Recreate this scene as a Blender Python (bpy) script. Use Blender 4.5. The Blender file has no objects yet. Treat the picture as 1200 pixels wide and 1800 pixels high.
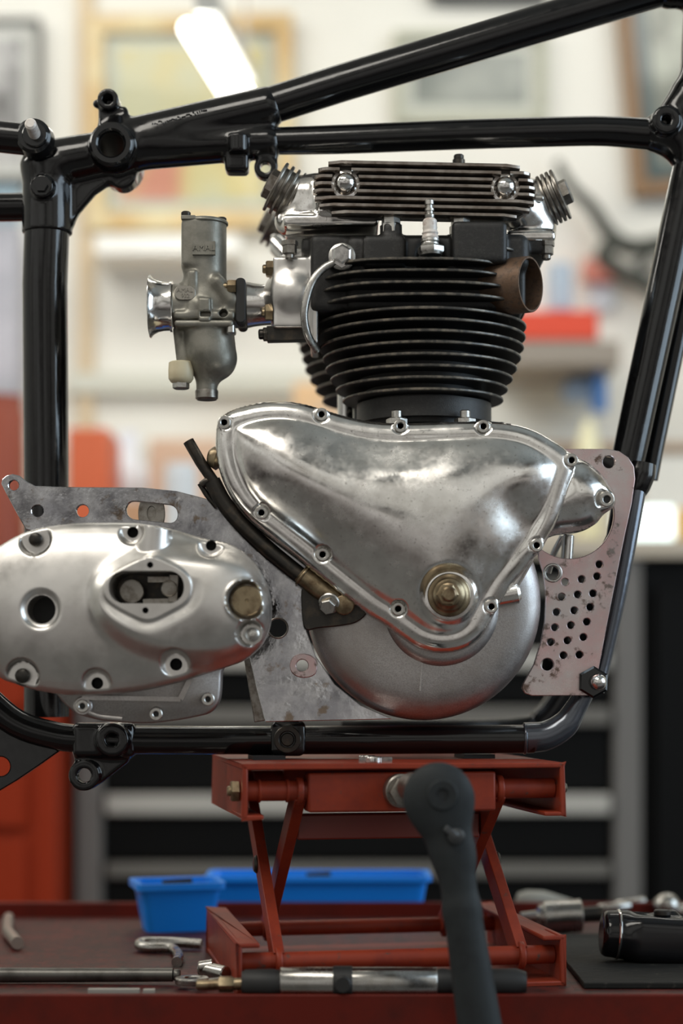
import bpy, bmesh, math, random
import numpy as np
from mathutils import Vector, Matrix
random.seed(7); np.random.seed(7)
scene = bpy.context.scene
COL = scene.collection

# ------------------------------------------------------------------ camera
S = 0.00045          # metres per photograph pixel at the engine plane
DC = 1.45            # camera to engine plane
HY = 1200.0          # eye level row
CZ = 1.05            # camera height
cam_d = bpy.data.cameras.new('camera')
cam = bpy.data.objects.new('camera', cam_d); COL.objects.link(cam)
cam.location = (0, -DC, CZ); cam.rotation_euler = (math.pi/2, 0, 0)
cam_d.sensor_fit = 'VERTICAL'; cam_d.sensor_height = 36; cam_d.sensor_width = 24
cam_d.lens = 36*DC/(1800*S)
cam_d.shift_y = (HY-900)/1800.0
cam_d.clip_start = 0.05
cam_d.dof.use_dof = True
cam_d.dof.focus_distance = DC + 30*S
cam_d.dof.aperture_fstop = (cam_d.lens*0.001)/0.0265
cam_d.dof.aperture_blades = 0
scene.camera = cam

# ------------------------------------------------------------------ world, lights, exposure
scene.view_settings.view_transform = 'Standard'
scene.view_settings.look = 'None'
scene.view_settings.gamma = 1
scene.view_settings.use_curve_mapping = False
scene.view_settings.exposure = 0.0
world = bpy.data.worlds.new('world'); scene.world = world; world.use_nodes = True
wn = world.node_tree; wn.nodes.clear()
w_out = wn.nodes.new('ShaderNodeOutputWorld'); w_bg = wn.nodes.new('ShaderNodeBackground')
w_tc = wn.nodes.new('ShaderNodeTexCoord'); w_sep = wn.nodes.new('ShaderNodeSeparateXYZ'); w_cr = wn.nodes.new('ShaderNodeValToRGB')
w_mr = wn.nodes.new('ShaderNodeMapRange'); w_mr.inputs[1].default_value = -1; w_mr.inputs[2].default_value = 1
wn.links.new(w_tc.outputs['Generated'], w_sep.inputs[0]); wn.links.new(w_sep.outputs['Z'], w_mr.inputs[0])
wn.links.new(w_mr.outputs[0], w_cr.inputs[0])
w_nz = wn.nodes.new('ShaderNodeTexNoise'); w_nz.inputs['Scale'].default_value = 2.6; w_nz.inputs['Detail'].default_value = 2.5
w_mp = wn.nodes.new('ShaderNodeMapping'); w_mp.inputs['Location'].default_value = (.7, 0, .3); w_mp.inputs['Scale'].default_value = (1, 1, 1.6)
w_r2 = wn.nodes.new('ShaderNodeValToRGB'); w_mx = wn.nodes.new('ShaderNodeMix'); w_mx.data_type = 'RGBA'; w_mx.blend_type = 'MULTIPLY'; w_mx.inputs['Factor'].default_value = 1
w_r2.color_ramp.elements[0].position = .38; w_r2.color_ramp.elements[0].color = (.26, .25, .25, 1)
w_r2.color_ramp.elements[1].position = .60; w_r2.color_ramp.elements[1].color = (1.25, 1.25, 1.25, 1)
e = w_r2.color_ramp.elements.new(.47); e.color = (.75, .73, .70, 1)
wn.links.new(w_tc.outputs['Generated'], w_mp.inputs[0]); wn.links.new(w_mp.outputs[0], w_nz.inputs['Vector']); wn.links.new(w_nz.outputs['Fac'], w_r2.inputs[0])
wn.links.new(w_cr.outputs[0], w_mx.inputs['A']); wn.links.new(w_r2.outputs[0], w_mx.inputs['B']); wn.links.new(w_mx.outputs['Result'], w_bg.inputs[0]); wn.links.new(w_bg.outputs[0], w_out.inputs[0])
cr = w_cr.color_ramp
cr.elements[0].position = 0.0; cr.elements[0].color = (.012, .010, .009, 1)
cr.elements[1].position = 1.0; cr.elements[1].color = (.45, .45, .42, 1)
for p_, c_ in ((.36, (.13, .118, .11, 1)), (.45, (.40, .38, .36, 1)), (.53, (.60, .59, .56, 1)), (.70, (.66, .65, .61, 1))):
    e = cr.elements.new(p_); e.color = c_
w_bg.inputs[1].default_value = 0.84

def area(name, loc, target, sx, sy, power, col):
    l = bpy.data.lights.new(name, 'AREA'); l.shape = 'RECTANGLE'; l.size = sx; l.size_y = sy
    l.energy = power; l.color = col
    o = bpy.data.objects.new(name, l); COL.objects.link(o); o.location = loc
    o.rotation_euler = (Vector(target)-Vector(loc)).to_track_quat('-Z', 'Y').to_euler()
    return o
area('ceiling_light_front', (-.7, -1.0, 2.75), (0, 0, 1.1), 1.6, .5, 20, (1, .95, .86))
area('ceiling_light_side', (-1.6, .3, 2.75), (0, .1, 1.1), .4, 1.6, 16, (1, .96, .88))
area('window_light', (2.1, -.5, 1.75), (0, 0, 1.1), 1.4, 1.6, 30, (.66, .84, 1))
area('wall_fill_left', (-.9, 1.35, 2.85), (-.5, 2.4, 1.55), 1.6, .4, 13, (1, .97, .90))  # unseen fill, added to brighten the back wall
area('wall_fill_right', (1.0, 1.35, 2.85), (.6, 2.4, 1.5), 1.6, .4, 12, (1, .97, .90))  # matching unseen fill, added for the right part of the wall

# ------------------------------------------------------------------ pixel planes
class Plane:
    def __init__(s, d0=0.0, yaw=0.0, px=600.0):
        s.d0 = d0; s.k = (DC + d0*S)/DC; s.c = math.cos(math.radians(yaw)); s.sn = math.sin(math.radians(yaw)); s.px = px
    def __call__(s, x, y, d=0.0):
        f = S*s.k; u = x-s.px
        return Vector(((s.px-600+u*s.c-d*s.sn)*f, s.d0*S+(u*s.sn+d*s.c)*f, CZ+(HY-y)*f))
    def arr(s, A):
        A = np.asarray(A, float); f = S*s.k; u = A[:, 0]-s.px
        return np.stack([(s.px-600+u*s.c-A[:, 2]*s.sn)*f, s.d0*S+(u*s.sn+A[:, 2]*s.c)*f, CZ+(HY-A[:, 1])*f], 1)

# ------------------------------------------------------------------ objects
ORG = {}
def thing(name, label, cat, loc=(0, 0, 0), group=None):
    o = bpy.data.objects.new(name, None); COL.objects.link(o); o.empty_display_size = .02
    o.location = loc; ORG[o.name] = Vector(loc)
    o['label'] = label; o['category'] = cat
    if group: o['group'] = group
    return o
def finish(me, sharp):
    bm = bmesh.new(); bm.from_mesh(me)
    bmesh.ops.remove_doubles(bm, verts=bm.verts, dist=1e-7)
    bmesh.ops.recalc_face_normals(bm, faces=bm.faces)
    bm.to_mesh(me); bm.free()
    me.polygons.foreach_set('use_smooth', [True]*len(me.polygons))
    if sharp is not None: me.set_sharp_from_angle(angle=math.radians(sharp))
def part(name, m, mat, parent=None, sharp=35, bevel=None, label=None, kind=None, origin=None):
    """m is an M builder; makes ONE mesh object."""
    org = ORG[parent.name] if parent is not None else (Vector(origin) if origin is not None else m.center())
    me = bpy.data.meshes.new(name)
    V = np.array(m.v, float)-np.array(org)
    me.from_pydata(V.tolist(), [], m.f)
    mats = mat if isinstance(mat, (list, tuple)) else [mat]
    for mm in mats: me.materials.append(mm)
    if len(mats) > 1: me.polygons.foreach_set('material_index', m.mi)
    me.update()
    finish(me, sharp) if not m.keep else None
    o = bpy.data.objects.new(name, me); COL.objects.link(o)
    if parent is not None:
        o.parent = parent; ORG[o.name] = org
    else:
        o.location = org; ORG[o.name] = org
    if bevel:
        b = o.modifiers.new('bevel', 'BEVEL'); b.width = bevel*S; b.segments = 2; b.limit_method = 'ANGLE'; b.angle_limit = math.radians(40)
    if label: o['label'] = label
    if kind: o['kind'] = kind
    return o
def single(name, m, mat, label, cat, group=None, sharp=35, bevel=None, kind=None):
    o = part(name, m, mat, None, sharp, bevel)
    if label: o['label'] = label
    if cat: o['category'] = cat
    if group: o['group'] = group
    if kind: o['kind'] = kind
    return o

def smooth_closed(P, n=6):
    P = np.array(P, float); N = len(P); out = []
    for i in range(N):
        p0, p1, p2, p3 = P[i-1], P[i], P[(i+1) % N], P[(i+2) % N]
        for j in range(n):
            t = j/n
            out.append(.5*((2*p1)+(-p0+p2)*t+(2*p0-5*p1+4*p2-p3)*t*t+(-p0+3*p1-3*p2+p3)*t**3))
    return np.array(out)
def smooth_open(P, n=6):
    P = [np.array(p, float) for p in P]; Q = [2*P[0]-P[1]]+P+[2*P[-1]-P[-2]]; out = []
    for i in range(1, len(Q)-2):
        p0, p1, p2, p3 = Q[i-1:i+3]
        for j in range(n):
            t = j/n
            out.append(.5*((2*p1)+(-p0+p2)*t+(2*p0-5*p1+4*p2-p3)*t*t+(-p0+3*p1-3*p2+p3)*t**3))
    out.append(P[-1]); return out
def circ(x, y, r, n=24, ry=None):
    ry = ry or r
    return [(x+r*math.cos(2*math.pi*i/n), y+ry*math.sin(2*math.pi*i/n)) for i in range(n)]
def rrect(x0, x1, y0, y1, r, n=5):
    out = []
    for cx, cy, a0 in ((x1-r, y0+r, -90), (x1-r, y1-r, 0), (x0+r, y1-r, 90), (x0+r, y0+r, 180)):
        for i in range(n+1):
            a = math.radians(a0+90*i/n); out.append((cx+r*math.cos(a), cy+r*math.sin(a)))
    return out
def gauss(A, sig):
    n = int(3*sig)+1; k = np.exp(-.5*(np.arange(-n, n+1)/sig)**2); k /= k.sum()
    B = np.pad(A, n, mode='edge')
    B = np.apply_along_axis(lambda r: np.convolve(r, k, 'valid'), 0, B)
    return np.apply_along_axis(lambda r: np.convolve(r, k, 'valid'), 1, B)
def poly_sd(P, X, Y):
    """signed distance (positive inside) and nearest boundary point"""
    P = np.array(P, float); Q = np.roll(P, -1, 0)
    sh = X.shape; x = X.ravel(); y = Y.ravel()
    best = np.full(x.shape, 1e18); nx = np.zeros_like(x); ny = np.zeros_like(x); ins = np.zeros(x.shape, bool)
    for a, b in zip(P, Q):
        e = b-a; L = e.dot(e)+1e-12
        t = np.clip(((x-a[0])*e[0]+(y-a[1])*e[1])/L, 0, 1)
        qx = a[0]+t*e[0]; qy = a[1]+t*e[1]; dd = (x-qx)**2+(y-qy)**2
        m = dd < best; best[m] = dd[m]; nx[m] = qx[m]; ny[m] = qy[m]
        c = (a[1] > y) != (b[1] > y)
        if abs(e[1]) > 1e-12: ins ^= c & (x < a[0]+(y-a[1])*e[0]/e[1])
    d = np.sqrt(best); d[~ins] *= -1
    return d.reshape(sh), nx.reshape(sh), ny.reshape(sh)
def sstep(a, b, x):
    t = np.clip((x-a)/(b-a), 0, 1); return t*t*(3-2*t)

class M:
    def __init__(s, pl=None): s.pl = pl or Plane(0); s.v = []; s.f = []; s.mi = []; s.cm = 0; s.keep = False
    def center(s):
        A = np.array(s.v); lo = A.min(0); hi = A.max(0); return Vector(((lo[0]+hi[0])/2, (lo[1]+hi[1])/2, lo[2]))
    def add(s, V, F):
        b = len(s.v)
        s.v.extend(map(tuple, s.pl.arr(np.array(V, float).reshape(-1, 3))))
        for f in F: s.f.append([b+i for i in f]); s.mi.append(s.cm)
        return s
    def box(s, x0, x1, y0, y1, d0, d1):
        V = [(x, y, d) for d in (d0, d1) for y in (y0, y1) for x in (x0, x1)]
        return s.add(V, [(0, 1, 3, 2), (4, 6, 7, 5), (0, 4, 5, 1), (2, 3, 7, 6), (0, 2, 6, 4), (1, 5, 7, 3)])
    def bar(s, a, b, w, h, up=(0, 0, 1)):
        a = Vector(a); b = Vector(b); t = (b-a).normalized(); u = Vector(up)
        sd = t.cross(u).normalized(); u = sd.cross(t).normalized()
        V = []
        for p in (a, b):
            for i, j in ((-1, -1), (1, -1), (1, 1), (-1, 1)): V.append(p+sd*i*w/2+u*j*h/2)
        return s.add(V, [(0, 1, 2, 3), (4, 7, 6, 5), (0, 4, 5, 1), (1, 5, 6, 2), (2, 6, 7, 3), (3, 7, 4, 0)])
    def prism(s, P, d0, d1, ins=0):
        n = len(P); P = list(P); V = [(x, y, d0) for x, y in P]+[(x, y, d1) for x, y in P]
        return s.add(V, [list(range(n)), list(range(2*n-1, n-1, -1))]+[(i, (i+1) % n, n+(i+1) % n, n+i) for i in range(n)])
    def lathe(s, c, ax, prof, seg=32, rot=0, sq=(1, 1), up=None):
        c = Vector(c); ax = Vector(ax).normalized()
        u = Vector(up) if up else (Vector((0, 0, 1)) if abs(ax.z) < .9 else Vector((1, 0, 0)))
        u = (u-ax*u.dot(ax)).normalized(); w = ax.cross(u)
        V = []; F = []; rings = []
        for t, r in prof:
            if r <= 1e-6: rings.append([len(V)]); V.append(c+ax*t)
            else:
                rings.append(list(range(len(V), len(V)+seg)))
                for i in range(seg):
                    a = 2*math.pi*i/seg+rot
                    V.append(c+ax*t+(u*math.cos(a)*sq[0]+w*math.sin(a)*sq[1])*r)
        for A, B in zip(rings, rings[1:]):
            if len(A) == 1 and len(B) == 1: continue
            for i in range(seg):
                j = (i+1) % seg
                if len(A) == 1: F.append((A[0], B[i], B[j]))
                elif len(B) == 1: F.append((A[i], B[0], A[j]))
                else: F.append((A[i], B[i], B[j], A[j]))
        if len(rings[0]) > 1: F.append(rings[0])
        if len(rings[-1]) > 1: F.append(rings[-1][::-1])
        return s.add(V, F)
    def cyl(s, a, b, r, seg=28, r2=None, bv=2):
        a = Vector(a); b = Vector(b); L = (b-a).length; r2 = r if r2 is None else r2; bv = min(bv, r*.4, r2*.4, L*.3)
        return s.lathe(a, b-a, [(0, 0), (0, r-bv), (bv, r), (L-bv, r2), (L, r2-bv), (L, 0)], seg)
    def hexn(s, c, ax, r, h, rot=0, dome=0):
        pr = [(0, 0), (0, r), (h*.85, r), (h, r*.86), (h, 0)]
        return s.lathe(c, ax, pr, 6, rot)
    def ring(s, c, ax, ro, ri, h, seg=32, bv=1.5):
        return s.loop(c, ax, [(0, ri), (0, ro-bv), (bv, ro), (h-bv, ro), (h, ro-bv), (h, ri+bv), (h-bv, ri)], seg)
    def loop(s, c, ax, prof, seg=32, sq=(1, 1)):
        c = Vector(c); ax = Vector(ax).normalized()
        u = Vector((0, 0, 1)) if abs(ax.z) < .9 else Vector((1, 0, 0)); u = (u-ax*u.dot(ax)).normalized(); w = ax.cross(u)
        n = len(prof); V = [c+ax*t+(u*math.cos(2*math.pi*i/seg)*sq[0]+w*math.sin(2*math.pi*i/seg)*sq[1])*r for i in range(seg) for t, r in prof]
        return s.add(V, [(i*n+j, i*n+(j+1) % n, ((i+1) % seg)*n+(j+1) % n, ((i+1) % seg)*n+j) for i in range(seg) for j in range(n)])
    def allen(s, x, y, d, r, h=6, hexr=None):
        hr = hexr or r*.45
        s.loop((x, y, d), (0, 0, -1), [(0, hr), (0, r), (h-1.2, r), (h, r-1.2), (h, hr+1.2), (h-1, hr)], 24)
        s.cm = 1; s.lathe((x, y, d), (0, 0, -1), [(h-3, hr+.4), (h-3.5, hr+.4), (h-3.5, 0)], 24); s.cm = 0
        return s
    def tube(s, path, r, seg=20, sm=0, cap=True, sq=1):
        if sm: path = smooth_open(path, sm)
        P = [Vector(p) for p in path]; n = len(P)
        R = r if isinstance(r, (list, tuple)) else None
        T = [(P[min(i+1, n-1)]-P[max(i-1, 0)]).normalized() for i in range(n)]
        u = Vector((0, 0, 1)) if abs(T[0].z) < .9 else Vector((1, 0, 0))
        V = []; F = []
        for i in range(n):
            u = (u-T[i]*u.dot(T[i])).normalized(); w = T[i].cross(u)
            if R: q = i/(n-1)*(len(R)-1); a = int(min(q, len(R)-2)); rr = R[a]+(R[a+1]-R[a])*(q-a)
            else: rr = r
            for j in range(seg):
                a = 2*math.pi*j/seg; V.append(P[i]+(u*math.cos(a)+w*math.sin(a)*sq)*rr)
        for i in range(n-1):
            for j in range(seg):
                k = (j+1) % seg; F.append((i*seg+j, i*seg+k, (i+1)*seg+k, (i+1)*seg+j))
        if cap: F.append(list(range(seg))[::-1]); F.append(list(range((n-1)*seg, n*seg)))
        return s.add(V, F)
    def relief(s, outline, hf, pitch=2.5, back=20, holes=()):
        O = np.array(outline, float); lo = O.min(0)-2*pitch; hi = O.max(0)+2*pitch
        xs = np.arange(lo[0], hi[0], pitch); ys = np.arange(lo[1], hi[1], pitch)
        X, Y = np.meshgrid(xs, ys, indexing='ij')
        sd, nx, ny = poly_sd(O, X, Y); so = sd.copy()
        for h in holes:
            hd, hx, hy = poly_sd(h, X, Y); hd = -hd; m = hd < sd
            sd[m] = hd[m]; nx[m] = hx[m]; ny[m] = hy[m]
        H = hf(X, Y, np.maximum(so, 0), pitch)
        inside = sd > .45*pitch
        X2 = np.where(inside, X, nx); Y2 = np.where(inside, Y, ny)
        cell = inside[:-1, :-1] | inside[1:, :-1] | inside[:-1, 1:] | inside[1:, 1:]
        near = sd > -1.6*pitch
        cell &= near[:-1, :-1] & near[1:, :-1] & near[:-1, 1:] & near[1:, 1:]
        used = np.zeros_like(inside)
        used[:-1, :-1] |= cell; used[1:, :-1] |= cell; used[:-1, 1:] |= cell; used[1:, 1:] |= cell
        idx = -np.ones(X.shape, int); n = used.sum(); idx[used] = np.arange(n)
        # boundary height: evaluate at snapped point by nearest sample of H
        V = np.stack([X2[used], Y2[used], -H[used]], 1)
        F = []; E = {}
        I, J = np.nonzero(cell)
        for i, j in zip(I.tolist(), J.tolist()):
            q = (int(idx[i, j]), int(idx[i+1, j]), int(idx[i+1, j+1]), int(idx[i, j+1])); F.append(q)
            for a in range(4):
                e = (q[a], q[(a+1) % 4])
                if (e[1], e[0]) in E: del E[(e[1], e[0])]
                else: E[e] = 1
        bv = sorted({a for e in E for a in e}); mp = {a: n+k for k, a in enumerate(bv)}
        V = np.concatenate([V, np.stack([V[bv, 0], V[bv, 1], np.full(len(bv), back)], 1)])
        for a, b in E: F.append((b, a, mp[a], mp[b]))
        return s.add(V, F)
    def text(s, txt, x, y, d, size, depth=2, rot=0):
        cu = bpy.data.curves.new('t', 'FONT'); cu.body = txt; cu.size = 1; cu.align_x = 'CENTER'; cu.align_y = 'CENTER'; cu.extrude = .04; cu.resolution_u = 2
        ob = bpy.data.objects.new('t', cu); COL.objects.link(ob)
        me = bpy.data.meshes.new_from_object(ob)
        c, sn = math.cos(rot), math.sin(rot)
        V = [(x+(v.co.x*c-v.co.y*sn)*size, y-(v.co.x*sn+v.co.y*c)*size, d-(v.co.z/.04)*depth) for v in me.vertices]
        F = [list(p.vertices) for p in me.polygons]
        bpy.data.objects.remove(ob); bpy.data.curves.remove(cu); bpy.data.meshes.remove(me)
        return s.add(V, F)
    def plate(s, outline, holes, d0, d1, bev=1.0):
        cu = bpy.data.curves.new('c', 'CURVE'); cu.dimensions = '2D'; cu.fill_mode = 'BOTH'; K = .01
        cu.extrude = max((d1-d0)/2-bev, .01)*K; cu.bevel_depth = bev*K; cu.bevel_resolution = 0; cu.offset = -bev*K
        for P in [outline]+list(holes):
            sp = cu.splines.new('POLY'); sp.points.add(len(P)-1); sp.use_cyclic_u = True
            for q, (x, y) in zip(sp.points, P): q.co = (x*K, -y*K, 0, 1)
        ob = bpy.data.objects.new('c', cu); COL.objects.link(ob)
        me = bpy.data.meshes.new_from_object(ob); dm = (d0+d1)/2
        V = [(v.co.x/K, -v.co.y/K, dm-v.co.z/K) for v in me.vertices]; F = [list(p.vertices) for p in me.polygons]
        bpy.data.objects.remove(ob); bpy.data.curves.remove(cu); bpy.data.meshes.remove(me)
        return s.add(V, F)

# ------------------------------------------------------------------ blended castings (distance fields meshed with surface nets)
class SDF:
    def __init__(s, x0, x1, y0, y1, d0, d1, h=3.0):
        s.o = np.array([x0, y0, d0], float); s.h = h
        n = [int((b-a)/h)+2 for a, b in ((x0, x1), (y0, y1), (d0, d1))]
        s.X, s.Y, s.Z = np.meshgrid(*[s.o[i]+np.arange(n[i], dtype=np.float32)*h for i in range(3)], indexing='ij')
        s.F = np.full(s.X.shape, 1e3, np.float32)
    def _u(s, f, k, op):
        if op == 'sub':
            f = -f
            if k > 0: q = np.clip(.5-.5*(f-s.F)/k, 0, 1)*0; m = np.maximum(k-np.abs(s.F-f), 0)/k; s.F = np.maximum(s.F, f)+m*m*k*.25
            else: s.F = np.maximum(s.F, f)
        else:
            if k > 0: m = np.maximum(k-np.abs(s.F-f), 0)/k; s.F = np.minimum(s.F, f)-m*m*k*.25
            else: s.F = np.minimum(s.F, f)
        return s
    def cap(s, a, b, ra, rb=None, k=10, op='add', flat=1.0):
        rb = ra if rb is None else rb
        a = np.array(a, float); b = np.array(b, float); e = b-a; L = e.dot(e)+1e-9
        px, py, pz = s.X-a[0], s.Y-a[1], (s.Z-a[2])
        t = np.clip((px*e[0]+py*e[1]+pz*e[2])/L, 0, 1)
        f = np.sqrt((px-t*e[0])**2+(py-t*e[1])**2+((pz-t*e[2])*flat)**2)-(ra+(rb-ra)*t)
        return s._u(f, k, op)
    def cyl(s, a, b, ra, rb=None, k=10, op='add', rnd=2):
        rb = ra if rb is None else rb
        a = np.array(a, float); b = np.array(b, float); e = b-a; L = math.sqrt(e.dot(e)); e = e/L
        px, py, pz = s.X-a[0], s.Y-a[1], s.Z-a[2]
        t = px*e[0]+py*e[1]+pz*e[2]
        rr = np.sqrt(np.maximum(px*px+py*py+pz*pz-t*t, 0))
        dr = rr-(ra+(rb-ra)*np.clip(t/L, 0, 1))+rnd; dl = np.abs(t-L/2)-L/2+rnd
        f = np.minimum(np.maximum(dr, dl), 0)+np.sqrt(np.maximum(dr, 0)**2+np.maximum(dl, 0)**2)-rnd
        return s._u(f, k, op)
    def box(s, x0, x1, y0, y1, d0, d1, r=4, k=10, op='add', rot=0):
        cx, cy, cz = (x0+x1)/2, (y0+y1)/2, (d0+d1)/2
        X, Y = s.X-cx, s.Y-cy
        if rot: c, n = math.cos(rot), math.sin(rot); X, Y = X*c+Y*n, -X*n+Y*c
        qx = np.abs(X)-(x1-x0)/2+r; qy = np.abs(Y)-(y1-y0)/2+r; qz = np.abs(s.Z-cz)-(d1-d0)/2+r
        f = np.sqrt(np.maximum(qx, 0)**2+np.maximum(qy, 0)**2+np.maximum(qz, 0)**2)+np.minimum(np.maximum(qx, np.maximum(qy, qz)), 0)-r
        return s._u(f, k, op)
    def poly(s, P, d0, d1, r=4, k=10, op='add', sm=0):
        if sm: P = smooth_closed(P, sm)
        sd, _, _ = poly_sd(P, s.X[:, :, 0].astype(float), s.Y[:, :, 0].astype(float))
        q = (-sd)[:, :, None]+r; qz = np.abs(s.Z-(d0+d1)/2)-(d1-d0)/2+r
        f = (np.sqrt(np.maximum(q, 0)**2+np.maximum(qz, 0)**2)+np.minimum(np.maximum(q, qz), 0)-r).astype(np.float32)
        return s._u(f, k, op)
    def mesh(s, m):
        F = s.F; neg = F < 0; nx, ny, nz = F.shape
        acc = np.zeros((nx-1, ny-1, nz-1, 3), np.float32); cnt = np.zeros((nx-1, ny-1, nz-1), np.float32)
        def sl(o, a=None):
            return tuple(slice(o[i], [nx, ny, nz][i]-1+o[i]) for i in range(3))
        for ax in range(3):
            for u in (0, 1):
                for v in (0, 1):
                    o = [0, 0, 0]; oth = [i for i in range(3) if i != ax]; o[oth[0]] = u; o[oth[1]] = v
                    p = list(o); p[ax] = 1
                    A = F[sl(o)]; B = F[sl(p)]; c = (A < 0) != (B < 0)
                    t = np.where(c, A/np.where(c, A-B, 1), 0)
                    for i in range(3):
                        acc[..., i] += np.where(c, (t if i == ax else o[i]), 0)
                    cnt += c
        act = cnt > 0; idx = -np.ones(act.shape, np.int64); idx[act] = np.arange(act.sum())
        I = np.stack(np.nonzero(act), 1).astype(float)
        V = (I+acc[act]/cnt[act][:, None])*s.h+s.o
        Fc = []
        for ax in range(3):
            o1, o2 = [i for i in range(3) if i != ax]
            a = [slice(None)]*3; b = [slice(None)]*3; a[ax] = slice(0, -1); b[ax] = slice(1, None)
            c = neg[tuple(a)] != neg[tuple(b)]
            E = np.stack(np.nonzero(c), 1)
            ok = (E[:, o1] > 0) & (E[:, o2] > 0) & (E[:, o1] < act.shape[o1]) & (E[:, o2] < act.shape[o2]) & (E[:, ax] < act.shape[ax]); E = E[ok]
            q = []
            for du, dv in ((-1, -1), (0, -1), (0, 0), (-1, 0)):
                T = E.copy(); T[:, o1] += du; T[:, o2] += dv; q.append(idx[T[:, 0], T[:, 1], T[:, 2]])
            Fc.append(np.stack(q, 1))
        Fc = np.concatenate(Fc); Fc = Fc[(Fc >= 0).all(1)]
        return m.add(V, Fc.tolist())

# ------------------------------------------------------------------ materials
def mat(name, col, rough=.5, metal=0.0, coat=0, noise=None, bump=None, rvar=None, spec=None, sss=0, trans=0, emit=None, alpha=None):
    """noise=(scale, colour2, lo, hi, detail), bump=(scale, strength, distance), rvar=(scale, lo, hi)"""
    m = bpy.data.materials.new(name); m.use_nodes = True; N = m.node_tree.nodes; L = m.node_tree.links
    b = N['Principled BSDF']; b.inputs['Base Color'].default_value = (*col, 1); b.inputs['Roughness'].default_value = rough
    b.inputs['Metallic'].default_value = metal
    if coat: b.inputs['Coat Weight'].default_value = coat; b.inputs['Coat Roughness'].default_value = .04
    if spec is not None: b.inputs['Specular IOR Level'].default_value = spec
    if trans: b.inputs['Transmission Weight'].default_value = trans
    if emit: b.inputs['Emission Color'].default_value = (*emit[0], 1); b.inputs['Emission Strength'].default_value = emit[1]
    tc = N.new('ShaderNodeTexCoord')
    last = None
    if noise:
        ns = noise if isinstance(noise, list) else [noise]
        for nz in ns:
            t = N.new('ShaderNodeTexNoise'); t.inputs['Scale'].default_value = nz[0]; t.inputs['Detail'].default_value = nz[4] if len(nz) > 4 else 6
            t.inputs['Roughness'].default_value = .62
            L.new(tc.outputs['Object'], t.inputs['Vector'])
            r = N.new('ShaderNodeMapRange'); r.inputs[1].default_value = nz[2]; r.inputs[2].default_value = nz[3]; L.new(t.outputs['Fac'], r.inputs[0])
            x = N.new('ShaderNodeMix'); x.data_type = 'RGBA'; L.new(r.outputs[0], x.inputs['Factor'])
            if last: L.new(last, x.inputs['A'])
            else: x.inputs['A'].default_value = (*col, 1)
            x.inputs['B'].default_value = (*nz[1], 1); last = x.outputs['Result']
        L.new(last, b.inputs['Base Color'])
    if rvar:
        t = N.new('ShaderNodeTexNoise'); t.inputs['Scale'].default_value = rvar[0]; t.inputs['Detail'].default_value = 8; t.inputs['Roughness'].default_value = .7
        L.new(tc.outputs['Object'], t.inputs['Vector'])
        r = N.new('ShaderNodeMapRange'); r.inputs[1].default_value = .35; r.inputs[2].default_value = .7; r.inputs[3].default_value = rvar[1]; r.inputs[4].default_value = rvar[2]
        L.new(t.outputs['Fac'], r.inputs[0]); L.new(r.outputs[0], b.inputs['Roughness'])
    if bump:
        t = N.new('ShaderNodeTexNoise'); t.inputs['Scale'].default_value = bump[0]; t.inputs['Detail'].default_value = 5
        L.new(tc.outputs['Object'], t.inputs['Vector'])
        bp = N.new('ShaderNodeBump'); bp.inputs['Strength'].default_value = bump[1]; bp.inputs['Distance'].default_value = bump[2]
        L.new(t.outputs['Fac'], bp.inputs['Height']); L.new(bp.outputs[0], b.inputs['Normal'])
    return m
frame_black = mat('black_gloss_paint', (.004, .004, .0045), .13, coat=.3, bump=(60, .12, .002), rvar=(70, .10, .26), spec=.42)
fin_black = mat('satin_black_paint', (.013, .0125, .012), .5, noise=(300, (.03, .029, .027), .5, .75), bump=(900, .25, .0006))
fin_edge = mat('worn_fin_edge', (.05, .048, .044), .38, metal=.3, noise=(130, (.22, .19, .15), .42, .7))
polished = mat('polished_aluminium', (.88, .865, .835), .14, 1, noise=[(70, (.74, .72, .69), .45, .7), (16, (.66, .63, .60), .52, .68), (420, (.55, .53, .50), .60, .68)], rvar=(45, .10, .34), bump=(40, .12, .002))
box_alu = mat('soft_polished_aluminium', (.74, .72, .69), .32, 1, noise=(40, (.62, .60, .57), .45, .75), rvar=(50, .28, .44), bump=(500, .06, .0004))
cast_alu = mat('cast_aluminium', (.46, .44, .43), .42, 1, noise=[(800, (.34, .32, .31), .4, .7), (22, (.38, .35, .33), .5, .7)], bump=(1300, .35, .0003), rvar=(60, .36, .5))
carb_grey = mat('zinc_casting', (.27, .26, .225), .5, .6, noise=[(60, (.16, .155, .13), .45, .7)], bump=(1100, .3, .0003), rvar=(60, .34, .52))
chrome = mat('bright_metal', (.75, .74, .72), .12, 1, rvar=(120, .08, .3))
steel = mat('bolt_steel', (.55, .54, .51), .3, 1, noise=(260, (.33, .31, .28), .5, .75), rvar=(200, .22, .5))
dull_steel = mat('dull_steel', (.34, .32, .29), .36, .92, noise=(120, (.16, .135, .11), .45, .7))
dark_steel = mat('dark_oily_steel', (.045, .042, .038), .35, .8, noise=(90, (.10, .08, .06), .5, .75))
brass = mat('oily_brass', (.34, .27, .17), .34, .9, noise=(90, (.13, .085, .05), .42, .68))
rust = mat('rusty_steel', (.15, .10, .07), .55, .55, noise=[(50, (.14, .075, .04), .45, .72), (240, (.05, .04, .035), .5, .75)], bump=(500, .3, .0004))
plate_mirror = mat('scratched_mirror_plate', (.64, .64, .66), .12, 1, noise=[(28, (.42, .42, .45), .44, .62), (60, (.30, .24, .19), .58, .66)], rvar=(50, .06, .34), bump=(22, .5, .004))
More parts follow.
